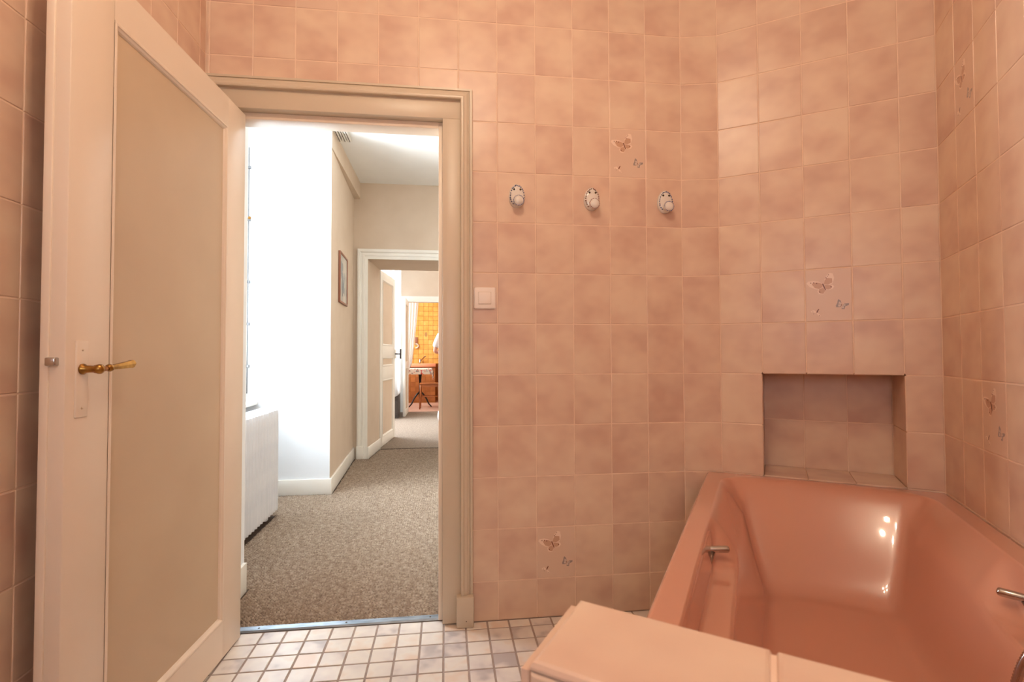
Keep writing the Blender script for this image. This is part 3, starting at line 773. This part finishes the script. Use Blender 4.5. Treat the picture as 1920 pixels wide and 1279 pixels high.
# window wall of the bay
ww = MB(); WX = -.58
ww.box((WX - .25, .30, 0), (WX, 2.05, .70)); ww.box((WX - .25, .30, 2.62), (WX, 2.05, HC)); ww.box((WX - .25, .30, .70), (WX, .52, 2.62))
wwo = obj('wall_bay', ww, M_WALLW); tag(wwo, 'white window wall of the hall bay', 'wall', kind='structure')
w1 = thing('window_1', 'tall blown-out window with a thin espagnolette rod at the left of the hall', 'window', kind='structure')
fr = MB(); fr.box((WX - .09, .52, .70), (WX - .03, .58, 2.62)); fr.box((WX - .09, 1.94, .70), (WX - .03, 1.998, 2.62)); fr.box((WX - .09, .58, 2.56), (WX - .03, 1.94, 2.62)); fr.box((WX - .09, .58, .70), (WX - .03, 1.94, .77))
obj('window_frame', fr, M_WHITE, w1)
for ya, yb in ((.585, 1.255), (1.265, 1.935)):
    c = MB()
    c.bbox((WX - .07, ya, .775), (WX - .02, ya + .06, 2.555), .004); c.bbox((WX - .07, yb - .06, .775), (WX - .02, yb, 2.555), .004)
    c.bbox((WX - .07, ya + .06, .775), (WX - .02, yb - .06, .86), .004); c.bbox((WX - .07, ya + .06, 2.49), (WX - .02, yb - .06, 2.555), .004)
    c.box((WX - .06, ya + .06, 1.40), (WX - .03, yb - .06, 1.43)); c.box((WX - .06, ya + .06, 1.96), (WX - .03, yb - .06, 1.99))
    cs = obj('casement', c, M_WHITE, w1)
    obj('glass_pane', MB().box((WX - .047, ya + .06, .86), (WX - .044, yb - .06, 2.49)), M_GLASS, cs)
obj('window_sill', MB().bbox((WX - .03, .50, .675), (-.495, 1.999, .70), .004), M_WHITE, w1)
rod = MB().tube([(-.566, 1.975, .76), (-.566, 1.975, 2.58)], .0035, 8)
for z in (.95, 1.26, 1.57, 2.03, 2.42): rod.bbox((-.572, 1.967, z), (-.552, 1.983, z + .02), .002)
ro = obj('espagnolette_rod', rod, mat('grey_iron', srgb(120, 120, 124), .4, .6), w1)
obj('rod_knob', MB().lathe([(.004, 0), (.011, .008), (.011, .014), (.004, .02)], 12, M=T(-.552, 1.965, 2.05) @ Rx(math.pi / 2)), M_BRASS, ro)
# hall far wall, casing and thick reveal
FY = 3.31
fw = MB()
fw.box((-.80, FY, 0), (.10, 3.85, HC), 0); fw.box((1.02, FY, 0), (2.4, 3.85, HC), 0); fw.box((.10, FY, 2.006), (1.02, 3.85, HC), 0)
fwo = obj('wall_hall_end', fw, M_BEIGE); tag(fwo, 'beige wall at the end of the hall above the second doorway', 'wall', kind='structure')
rv = MB(); rv.add([(.100, FY, 0), (.152, 3.85, 0), (.152, 3.85, 2.0), (.100, FY, 2.0)], [(0, 1, 2, 3)])
rv.add([(.10, FY, 2.005), (1.02, FY, 2.005), (1.02, 3.85, 1.985), (.10, 3.85, 1.985)], [(0, 1, 2, 3)])
obj('door_reveal', rv, M_BEIGE, fwo)
cas2 = thing('trim_3', 'white painted casing around the second doorway', 'door frame', kind='structure')
prof2 = [(0, 0), (0, -.012), (.03, -.014), (.034, -.020), (.052, -.020), (.056, -.014), (.066, -.016), (.070, -.030), (.086, -.032), (.100, -.028), (.101, 0)]
for s in 'LTR': obj('casing_moulding', sweep([(d, y + FY) for d, y in prof2], .100, 1.02, 2.006, .0, s), M_WHITE, cas2)
obj('plinth_block', MB().bbox((-.004, FY - .036, 0), (.066, FY, .13), .004), M_WHITE, cas2)
obj('baseboard', MB().bbox((-.006, 0, 0), (.545, .014, .118), .004), M_WHITE, cas2, M=T(.101, FY - .004, 0) @ Rz(math.atan2(.54, .052)) @ T(0, -.014, 0))
# unseen right side, hall ceiling, end partitions
hr = obj('wall_hall_right', MB().box((1.72, .10, 0), (1.82, 3.31, HC)), M_BEIGE); tag(hr, 'beige wall on the right of the hall, hidden by the doorway', 'wall', kind='structure')
hb = obj('wall_hall_front', MB().box((.95, .101, 0), (1.75, .13, HC)).box((-.06, .101, 2.06), (.95, .13, HC)), M_BEIGE); tag(hb, 'hall side of the bathroom wall', 'wall', kind='structure')
hce = obj('ceiling_hall', MB().box((-.85, .09, HC), (2.4, 7.7, HC + .05)), M_CEIL); tag(hce, 'white hall ceiling', 'ceiling', kind='structure')
ct = thing('curtain_rail', 'white triple curtain rail on the hall ceiling over the bay', 'curtain rail')
for x in (.035, .075, .112):
    c = MB(); c.bbox((x - .016, .45, HC - .022), (x + .014, 2.235, HC), .003); obj('rail', c, M_WHITE, ct)
    obj('rail_slot', MB().box((x - .003, .45, HC - .0232), (x + .003, 2.23, HC - .0215)), M_DARK, ct)

# radiator in the bay
rad = thing('radiator', 'white ribbed radiator under the bay window', 'radiator')
def section():
    mb = MB(); n = 12; w2 = .0190
    pr = [(-.2, 0)]
    P = [(-.050, -w2), (-.010, -w2), (.004, -w2 * .82), (.017, -w2 * .15), (.017, w2 * .15), (.004, w2 * .82), (-.010, w2), (-.050, w2)]
    zz = [(.045, .90), (.060, 1.0), (.300, 1.0), (.66, 1.0), (.685, .9), (.698, .4)]
    vs = []
    for z, k in zz:
        for a, b2 in P: vs.append((a * k - (1 - k) * .012, b2, z))
        vs.append((-.105 + (1 - k) * .012, w2, z)); vs.append((-.105 + (1 - k) * .012, -w2, z))
    m = len(P) + 2; fs = []
    for r in range(len(zz) - 1):
        for i in range(m):
            j = (i + 1) % m; fs.append((r*m+i, r*m+j, (r+1)*m+j, (r+1)*m+i))
    fs.append(tuple(range(m))[::-1]); fs.append(tuple((len(zz)-1)*m + i for i in range(m)))
    return mb.add(vs, fs, 0, False).mesh('radiator_section', M_RAD)
sec = section()
for k in range(24): link('radiator_section', sec, rad, loc=(-.207, 1.472 - .045 * k, 0))
obj('gap_backing', MB().box((-.285, .42, .06), (-.262, 1.49, .68)), M_RAD, rad)  # plate added behind the sections to keep the gaps dark
for y in (.50, 1.40): obj('foot', MB().bbox((-.28, y - .02, 0), (-.23, y + .02, .06), .005), M_RAD, rad)
obj('valve_pipe', MB().tube([(-.30, 1.42, .62), (-.42, 1.42, .62), (-.52, 1.42, .60)], .011, 10).tube([(-.43, 1.42, .62), (-.43, 1.42, .70)], .016, 12), M_RAD, rad)

# framed print on the hall wall
ph = T(.018 - .058 * (2.555 - 2.0) / 1.31 + .001, 2.555, 1.688) @ Rz(math.atan2(dv.y, dv.x))
pic = thing('framed_print', 'narrow grey botanical print in a red-brown frame on the hall wall', 'picture', M=ph)
W2, H2 = .213, .213
mb = MB()
mb.bbox((-W2, -.018, -H2), (-W2 + .016, -.0005, H2), .002); mb.bbox((W2 - .016, -.018, -H2), (W2, -.0005, H2), .002)
mb.bbox((-W2 + .016, -.018, H2 - .016), (W2 - .016, -.0005, H2), .002); mb.bbox((-W2 + .016, -.018, -H2), (W2 - .016, -.0005, -H2 + .016), .002)
obj('picture_frame', mb, M_WOODFR, pic)
obj('print', MB().box((-W2 + .014, -.010, -H2 + .014), (W2 - .014, -.002, H2 - .014)), M_PAPER, pic)
mb = MB()
for (x, z, r, rz2) in ((-.11, .09, .042, 1.3), (-.05, .10, .03, 1.2), (.03, .03, .022, 1.6), (-.09, -.06, .018, 2.4), (.06, -.10, .02, 2)):
    vs = [(x + r * math.cos(k * math.pi / 5), -.0108, z + r * rz2 * math.sin(k * math.pi / 5)) for k in range(10)]
    mb.add(vs, [tuple(range(10))])
mb.tube([(-.08, -.011, .05), (-.04, -.011, -.04), (-.06, -.011, -.15)], .003, 5); mb.tube([(.03, -.011, .02), (.0, -.011, -.12)], .003, 5)
obj('printed_plant', mb, mat('slate_print_ink', srgb(150, 156, 162), .4), pic)

# ------------------------------------------------------------------ panelled door leaf beyond
def panel_door(name, label, hinge, end, panels, H=1.985, th=.04, struct=True):
    d = Vector((end[0] - hinge[0], end[1] - hinge[1])); Lr = d.length
    M = frame((hinge[0], hinge[1], .006), d)
    o = thing(name, label, 'door', kind='structure', M=M)
    # visible face looks towards -local y (y into the wall = away)
    edges = [0.0] + [v for p in panels for v in p] + [H]
    st_ = .105
    obj('stile', MB().bbox((0, 0, 0), (st_, th, H), .002), M_WHITE, o); obj('stile', MB().bbox((Lr - st_, 0, 0), (Lr, th, H), .002), M_WHITE, o)
    zs = [0.0]
    for a, b2 in panels: zs += [a, b2]
    zs += [H]
    for k in range(0, len(zs), 2): obj('rail', MB().bbox((st_, 0, zs[k]), (Lr - st_, th, zs[k+1]), .0015), M_WHITE, o)
    for a, b2 in panels:
        p = obj('door_panel', MB().box((st_, .012, a), (Lr - st_, th - .012, b2)), M_BEIGE, o)
        mbd = MB(); w3 = .02
        bead_m = bead(st_, Lr - st_, a, b2, .022, 0, 0)
        vs = []; pr = [(0, -.001), (.3, -.005), (.6, -.003), (1, .012)]
        for t, y in pr:
            dd = t * .022; vs += [(st_ + dd, y, a + dd), (Lr - st_ - dd, y, a + dd), (Lr - st_ - dd, y, b2 - dd), (st_ + dd, y, b2 - dd)]
        fs2 = [(r*4+i, r*4+(i+1) % 4, r*4+4+(i+1) % 4, r*4+4+i) for r in range(3) for i in range(4)]
        obj('panel_bead', mbd.add(vs, fs2), M_WHITE, p)
    return o, Lr
# hinge on the left reveal; local y for this direction points to -X, so the face (-y) looks at us
d2, L2_ = panel_door('door_2', 'half open white door with three beige panels at the second doorway', (.156, 3.87), (.240, 4.66), [(.10, .75), (.90, 1.01), (1.14, 1.90)])
M_IRON2 = mat('dull_grey_iron', srgb(84, 78, 74), .5, .3)
lh = MB(); lh.tube([(L2_ - .06, .02, 1.05), (L2_ - .06, -.05, 1.05)], .009, 8); lh.tube([(L2_ - .06, -.05, 1.0), (L2_ - .06, -.05, 1.10)], .008, 8)
lh2 = MB(); lh2.tube([(L2_ - .045, -.010, 1.045), (L2_ - .045, -.085, 1.045)], .009, 8); lh2.tube([(L2_ - .045, -.078, .985), (L2_ - .045, -.078, 1.105)], .011, 8)
obj('lock_case', MB().bbox((L2_ - .05, -.012, .99), (L2_ + .012, .03, 1.10), .003), M_WHITE, d2)
obj('handle', lh2, M_IRON2, d2)
d3, L3_ = panel_door('door_3', 'white panelled door standing open before the yellow kitchen', (.170, 7.53), (.166, 6.80), [(.10, .80), (.92, 1.9)], H=2.0)

# far room shell
fr_l = obj('wall_far_left', MB().box((-.85, 3.85, 0), (-.60, 4.9, HC)).box((-.85, 6.5, 0), (-.60, 7.55, HC)).box((-.85, 4.9, 0), (-.60, 6.5, .6)).box((-.85, 4.9, 2.5), (-.60, 6.5, HC)), M_WALLW); tag(fr_l, 'white window wall of the far room', 'wall', kind='structure')
w3_ = thing('window_3', 'bright window of the far room behind the white curtain', 'window', kind='structure')
f3 = MB(); f3.box((-.74, 4.9, .6), (-.68, 4.97, 2.5)); f3.box((-.74, 6.43, .6), (-.68, 6.5, 2.5)); f3.box((-.74, 4.97, 2.43), (-.68, 6.43, 2.5)); f3.box((-.74, 4.97, .6), (-.68, 6.43, .67)); f3.box((-.73, 5.67, .67), (-.69, 5.73, 2.43))
obj('window_frame', f3, M_WHITE, w3_)
fr_r = obj('wall_far_right', MB().box((2.3, 3.85, 0), (2.4, 7.55, HC)), M_BEIGE); tag(fr_r, 'beige right wall of the far room, hidden', 'wall', kind='structure')
KY = 7.55
kw = obj('wall_kitchen_side', MB().box((-.85, KY, 0), (.145, KY + .1, HC)).box((1.05, KY, 0), (2.4, KY + .1, HC)).box((.145, KY, 2.0), (1.05, KY + .1, HC)), M_BEIGE); tag(kw, 'beige wall above the kitchen doorway', 'wall', kind='structure')
cas3 = thing('trim_4', 'white casing above the kitchen doorway', 'door frame', kind='structure')
for s in 'LTR': obj('casing_moulding', sweep([(d, y + KY) for d, y in [(0, .02), (0, -.02), (.05, -.024), (.09, -.03), (.105, -.03), (.105, 0)]], .150, 1.045, 2.0, 0.0, s), M_WHITE, cas3)

# white curtain by the far window, dark chest added for the darkness below it
def curtain(name, label, x0, x1, y, z0f, z1, folds, amp, mats, n=70, m=14, xf=None):
    vs = []; fs = []
    for s in range(2):
        for j in range(m + 1):
            v = j / m
            for i in range(n + 1):
                t = i / n; zb = z0f(t); z = zb + (z1 - zb) * v
                x = x0 + (x1 - x0) * t
                if xf: x = xf(t, z)
                vs.append((x, y + amp * math.sin(folds * 2 * math.pi * t) * (1 - .3 * v) + .004 * s, z))
    K = (n + 1) * (m + 1)
    for s in range(2):
        for j in range(m):
            for i in range(n):
                a = s*K + j*(n+1) + i; fs.append((a, a+1, a+n+2, a+n+1) if s == 0 else (a, a+n+1, a+n+2, a+1))
    for i in range(n): fs.append((i, K+i, K+i+1, i+1))
    return obj(name, MB().add(vs, fs, 0, True), mats)
cu = curtain('curtain', '', -.58, .168, 6.42, lambda t: .46 - .30 * max(0, 1 - abs(t - .80) * 7) * 0 - .25 * (1 - t) ** .6 + .02 * math.sin(19 * t), 2.66, 9, .018, M_CURT)
tag(cu, 'bright white curtain hanging behind the half open panelled door', 'curtain')
cr = thing('curtain_rail', 'white rail carrying the far room curtain', 'curtain rail')
obj('rail', MB().tube([(-.59, 6.42, 2.67), (.20, 6.42, 2.67)], .010, 8), M_WHITE, cr); obj('bracket', MB().bbox((.15, 6.41, 2.67), (.17, 6.43, HC), .002), M_WHITE, cr)
ch = thing('added_chest', 'low dark grey chest added for the darkness beneath the white curtain in the far room', 'chest', loc=(-.25, 6.72, 0))
obj('chest_body', MB().bbox((-.34, -.14, .05), (.37, .14, .52), .006), M_DARK, ch); obj('chest_plinth', MB().box((-.33, -.12, .0035), (.36, .13, .05)), M_DARK, ch); obj('chest_drawer', MB().bbox((-.32, -.152, .10), (.35, -.138, .28), .004), M_DARK, ch); obj('chest_drawer', MB().bbox((-.32, -.152, .30), (.35, -.138, .48), .004), M_DARK, ch)
po = thing('pouf', 'white rounded pouf on the far carpet, cut off by the door frame', 'pouf', loc=(.93, 6.0, .003))
obj('pouf_cushion', MB().lathe([(.10, 0), (.165, .03), (.18, .10), (.165, .18), (.11, .225), (.01, .235)], 24), M_SHIRT, po)

# ------------------------------------------------------------------ kitchen beyond
kf = obj('floor_kitchen', MB().box((-.85, 7.62, -.06), (2.4, 10.0, 0)), M_LINO); tag(kf, 'rosy kitchen floor', 'floor', kind='structure')
KB = 9.90
kb = obj('wall_kitchen_back', MB().box((-.6, KB + .003, 0), (2.4, KB + .1, HC)), M_YGROUT); tag(kb, 'kitchen wall of small yellow tiles', 'wall', kind='structure')
J_wall, J = J, .0030
for i in range(11):
    for k in range(17):
        put_tile(kb, .05 + .108 * i, .158 + .108 * i, .84 + .108 * k - .0, .948 + .108 * k, m=M_YTILE, y=KB)
kl = obj('wall_kitchen_left', MB().box((-.85, 7.65, 0), (-.60, 8.0, HC)).box((-.85, 9.0, 0), (-.60, 10.0, HC)).box((-.85, 8.0, 0), (-.60, 9.0, 1.0)).box((-.85, 8.0, 2.4), (-.60, 9.0, HC)), M_YGROUT); tag(kl, 'kitchen wall with a window, hidden by the curtain', 'wall', kind='structure')
kr = obj('wall_kitchen_right', MB().box((1.6, 7.65, 0), (1.7, 10.0, HC)), M_YGROUT); tag(kr, 'right wall of the kitchen, hidden', 'wall', kind='structure')
kc = obj('ceiling_kitchen', MB().box((-.85, 7.70, HC + .001), (2.4, 10.05, HC + .05)), M_CEIL); tag(kc, 'kitchen ceiling', 'ceiling', kind='structure')
cu2 = curtain('curtain', '', .16, .36, 7.95, lambda t: .62 + .25 * t, 2.05, 4, .012, M_CURT, n=36, m=16,
              xf=lambda t, z: .14 + t * (.06 + .16 * max(0, min(1, (z - .62) / 1.4)) ** .8))
tag(cu2, 'white curtain drawn aside on the left of the kitchen doorway', 'curtain')
obj('curtain_rod', MB().tube([(-.6, 7.95, 2.06), (.40, 7.95, 2.06)], .008, 8), M_WHITE, cu2)
sink = thing('kitchen_counter', 'salmon pink sink counter with a brown tiled front under the yellow tiles', 'counter', loc=(0, 0, 0))
obj('sink_top', MB().bbox((-.10, 9.33, .775), (.66, KB - .001, .845), .008), M_PINKS, sink)
obj('sink_basin', MB().bbox((.0, 9.44, .838), (.56, 9.80, .850), .006), M_PINKS, sink)
obj('counter_body', MB().box((-.09, 9.37, 0), (.65, KB - .001, .775)), M_YGROUT, sink)
for i in range(7):
    for k in range(7):
        put_tile(sink, -.09 + .1055 * i, .0155 + .1055 * i, .03 + .105 * k, .135 + .105 * k, m=M_BTILE, y=9.366, name='front_tile')
J = J_wall
tp = thing('kitchen_tap', 'chrome mixer tap standing on the kitchen sink', 'tap', loc=(.30, 9.82, .849))
obj('tap_body', MB().lathe([(.026, 0), (.022, .02), (.020, .09), (.012, .10)], 14), M_CHROME, tp)
obj('spout', MB().tube([(0, 0, .04), (.06, -.05, .10), (.12, -.12, .16), (.13, -.13, .15)], .012, 8), M_CHROME, tp)
hk = thing('towel_ring', 'small white wall fitting on the yellow tiles beside the curtain', 'wall fitting', loc=(.215, KB - .001, 1.24))  # towel ring on a small mount, gives no light
obj('mount', MB().bbox((-.03, -.02, .02), (.03, 0, .20), .004), M_WOODFR, hk); obj('ring', MB().tube([(.045 * math.cos(a * .4), -.03, .045 * math.sin(a * .4)) for a in range(-5, 6)], .014, 8), M_PORC, hk)
hk2 = thing('towel_hook', 'small white towel hook on the yellow tiles near the person', 'knob', loc=(.62, KB - .001, 1.235))
obj('knob', MB().lathe([(.012, 0), (.012, .02), (.03, .03), (.028, .05), (.01, .055)], 12, M=Rx(math.pi / 2)), M_PORC, hk2)
mo = obj('flower_motif', MB().add([(.43 + .03 * math.cos(k), KB - .0015, 1.50 + .055 * math.sin(k)) for k in [j * .628 for j in range(10)]], [tuple(range(10))]), mat('grey_flower_glaze', srgb(176, 134, 80), .4), kb)

tb = thing('pedestal_table', 'small table with black curved iron legs under the floral cloth', 'table', loc=(.37, 8.45, 0))
obj('tabletop', MB().bbox((-.235, -.235, .745), (.235, .235, .765), .004), M_STOOL, tb)
obj('column', MB().lathe([(.03, .20), (.024, .26), (.022, .50), (.030, .62), (.05, .70), (.06, .744)], 14), M_IRON, tb)
for a in (.0, 2.1, 4.2):
    a = a - 2.55
    c, s = math.cos(a), math.sin(a)
    obj('leg', MB().tube([(.01*c, .01*s, .30), (.07*c, .07*s, .255), (.14*c, .14*s, .17), (.19*c, .19*s, .075), (.25*c, .25*s, .015)], [.018, .018, .016, .014, .012], 10), M_IRON, tb)
def cloth_mb():
    vs = []; n = 30; hw = .36; e2 = .243
    for j in range(n + 1):
        for i in range(n + 1):
            x = -hw + 2 * hw * i / n; y = -hw + 2 * hw * j / n
            # square cloth: hangs over the edges, corners droop
            dx, dy = max(abs(x) - e2, 0), max(abs(y) - e2, 0)
            X = math.copysign(min(abs(x), e2 + .012 * min(dx / .1, 1)), x); Y = math.copysign(min(abs(y), e2 + .012 * min(dy / .1, 1)), y)
            if dx > 0 and dy > 0:
                X += math.copysign(.012, x) * math.sin(dy * 60); Y += math.copysign(.012, y) * math.sin(dx * 60)
            z = .769 - (dx + dy) * .95
            vs.append((X, Y, z))
    fs = [(j*(n+1)+i, j*(n+1)+i+1, (j+1)*(n+1)+i+1, (j+1)*(n+1)+i) for j in range(n) for i in range(n)]
    return MB().add(vs, fs, 0, True)
cl = obj('tablecloth', cloth_mb(), M_CLOTH, loc=(.37, 8.45, 0)); tag(cl, 'floral red and white tablecloth on the small kitchen table', 'tablecloth')
stl = thing('stool', 'red-brown wooden stool in front of the small kitchen table', 'stool', loc=(.57, 8.12, 0))
obj('seat', MB().bbox((-.19, -.13, .47), (.19, .13, .495), .006), M_STOOL, stl)
for q in (-.115, .10): obj('apron', MB().box((-.165, q, .42), (.165, q + .015, .47)), M_STOOL, stl)
for sx in (-1, 1):
    for sy in (-1, 1): obj('leg', MB().tube([(sx*.17, sy*.11, .47), (sx*.172, sy*.112, .25), (sx*.185, sy*.12, .0)], [.017, .016, .013], 8), M_STOOL, stl)
for sy in (-1, 1): obj('stretcher', MB().tube([(-.175, sy*.113, .24), (.175, sy*.113, .24)], .009, 8), M_STOOL, stl)

# ------------------------------------------------------------------ person standing in the kitchen, mostly hidden by the door frame
def skin_mesh(name, joints, edges, m, parent, root=0, sub=2):
    me = bpy.data.meshes.new(name); me.from_pydata([j[0] for j in joints], edges, []); o = link(name, me, parent)
    md = o.modifiers.new('skin', 'SKIN'); md.use_smooth_shade = True
    sv = me.skin_vertices[0].data
    for i, j in enumerate(joints):
        r = j[1]; sv[i].radius = (r, r) if not isinstance(r, tuple) else r
    sv[root].use_root = True
    s = o.modifiers.new('sub', 'SUBSURF'); s.levels = sub; s.render_levels = sub
    me.materials.append(m); return o
pe = thing('person', 'person in white short-sleeved shirt and black trousers, elbow bent, mostly hidden by door frame', 'person', loc=(.935, 8.30, 0))
# local: faces -x/+y side towards the counter; left elbow out to -x
jt = [((0, 0, .95), (.15, .11)), ((0, 0, 1.12), (.13, .10)), ((0, 0, 1.32), (.165, .11)), ((0, 0, 1.44), (.10, .08)), ((0, 0, 1.50), .052), ((0, .01, 1.57), .06),
      ((0, .015, 1.64), (.078, .092)), ((0, .01, 1.71), (.07, .085)),
      ((-.17, 0, 1.41), .058), ((-.245, -.02, 1.24), .046), ((-.275, -.03, 1.10), .040), ((-.18, .12, 1.09), .034), ((-.09, .22, 1.10), .026),
      ((.17, 0, 1.41), .058), ((.24, -.02, 1.24), .046), ((.26, -.01, 1.10), .040), ((.17, .14, 1.07), .034), ((.08, .24, 1.10), .026),
      ((-.095, 0, .86), .092), ((-.10, 0, .50), .062), ((-.10, -.01, .30), .056), ((-.10, -.02, .09), .042), ((-.10, .10, .035), .034),
      ((.095, 0, .86), .092), ((.10, .02, .50), .062), ((.10, .01, .30), .056), ((.10, 0, .09), .042), ((.10, .12, .035), .034)]
ed = [(0,1),(1,2),(2,3),(3,4),(4,5),(5,6),(6,7),(3,8),(8,9),(9,10),(10,11),(11,12),(3,13),(13,14),(14,15),(15,16),(16,17),(0,18),(18,19),(19,20),(20,21),(21,22),(0,23),(23,24),(24,25),(25,26),(26,27)]
skin_mesh('body', jt, ed, M_SKIN, pe)
g2 = lambda i, k: (jt[i][0], tuple(r * k for r in jt[i][1]) if isinstance(jt[i][1], tuple) else jt[i][1] * k)
skin_mesh('shirt', [((0, 0, .93), (.175, .135)), ((0, 0, 1.12), (.16, .13)), ((0, 0, 1.32), (.19, .135)), ((0, 0, 1.44), (.12, .095)), ((-.17, 0, 1.41), .078), ((-.24, -.02, 1.25), .072), ((-.258, -.025, 1.17), .074), ((.17, 0, 1.41), .078), ((.235, -.02, 1.25), .072), ((.25, -.02, 1.17), .074)],
          [(0,1),(1,2),(2,3),(3,4),(4,5),(5,6),(3,7),(7,8),(8,9)], M_SHIRT, pe)
skin_mesh('trousers', [((0, 0, .97), (.185, .135)), ((-.10, 0, .84), .108), ((-.115, 0, .50), .085), ((-.115, -.01, .30), .078), ((-.11, -.02, .10), .072), ((.10, 0, .84), .108), ((.11, .02, .50), .085), ((.11, .01, .30), .078), ((.11, 0, .10), .072)],
          [(0,1),(1,2),(2,3),(3,4),(0,5),(5,6),(6,7),(7,8)], M_TROUS, pe)
hr2 = MB(); bm = bmesh.new(); bmesh.ops.create_uvsphere(bm, u_segments=18, v_segments=12, radius=1)
for v in bm.verts: v.co = Vector((v.co.x * .088, v.co.y * .102 - .012, v.co.z * .085 + 1.70))
bmesh.ops.delete(bm, geom=[v for v in bm.verts if v.co.z < 1.655 and v.co.y > -.04], context='VERTS')
hr2.frombm(bm); bm.free(); obj('hair', hr2, M_HAIR, pe)
for sx in (-1, 1):
    obj('eye', MB().lathe([(.001, -.008), (.010, 0), (.001, .008)], 10, M=T(sx * .03, .100, 1.655)), M_PORC, pe)
    obj('ear', MB().lathe([(.004, -.02), (.012, 0), (.004, .02)], 8, M=T(sx * .082, .01, 1.64)), M_SKIN, pe)
    base = Vector((sx * -.09 if sx > 0 else .08, .225 if sx > 0 else .245, 1.10))
    for k in range(4):
        p0 = base + Vector((.0, .0, .022 - .014 * k)); q1 = p0 + Vector((sx * .02, .05, .0)); q2 = p0 + Vector((sx * .035, .075 - .006 * abs(k - 1), -.012))
        obj('finger', MB().tube([p0, q1, q2], [.009, .008, .006], 8), M_SKIN, pe)
    obj('thumb', MB().tube([base + Vector((0, -.01, .02)), base + Vector((sx * .012, .02, .045)), base + Vector((sx * .02, .04, .052))], [.010, .009, .007], 8), M_SKIN, pe)
obj('nose', MB().lathe([(.012, 0), (.008, .015), (.002, .03)], 8, M=T(0, .098, 1.625) @ Rx(-.9)), M_SKIN, pe)
obj('mouth', MB().bbox((-.022, .094, 1.585), (.022, .104, 1.593), .003), M_ROSE, pe)
for sx in (-1, 1): obj('shoe', MB().bbox((sx * .105 - .045, -.07, 0), (sx * .105 + .045, .19, .075), .02), M_DARK, pe)
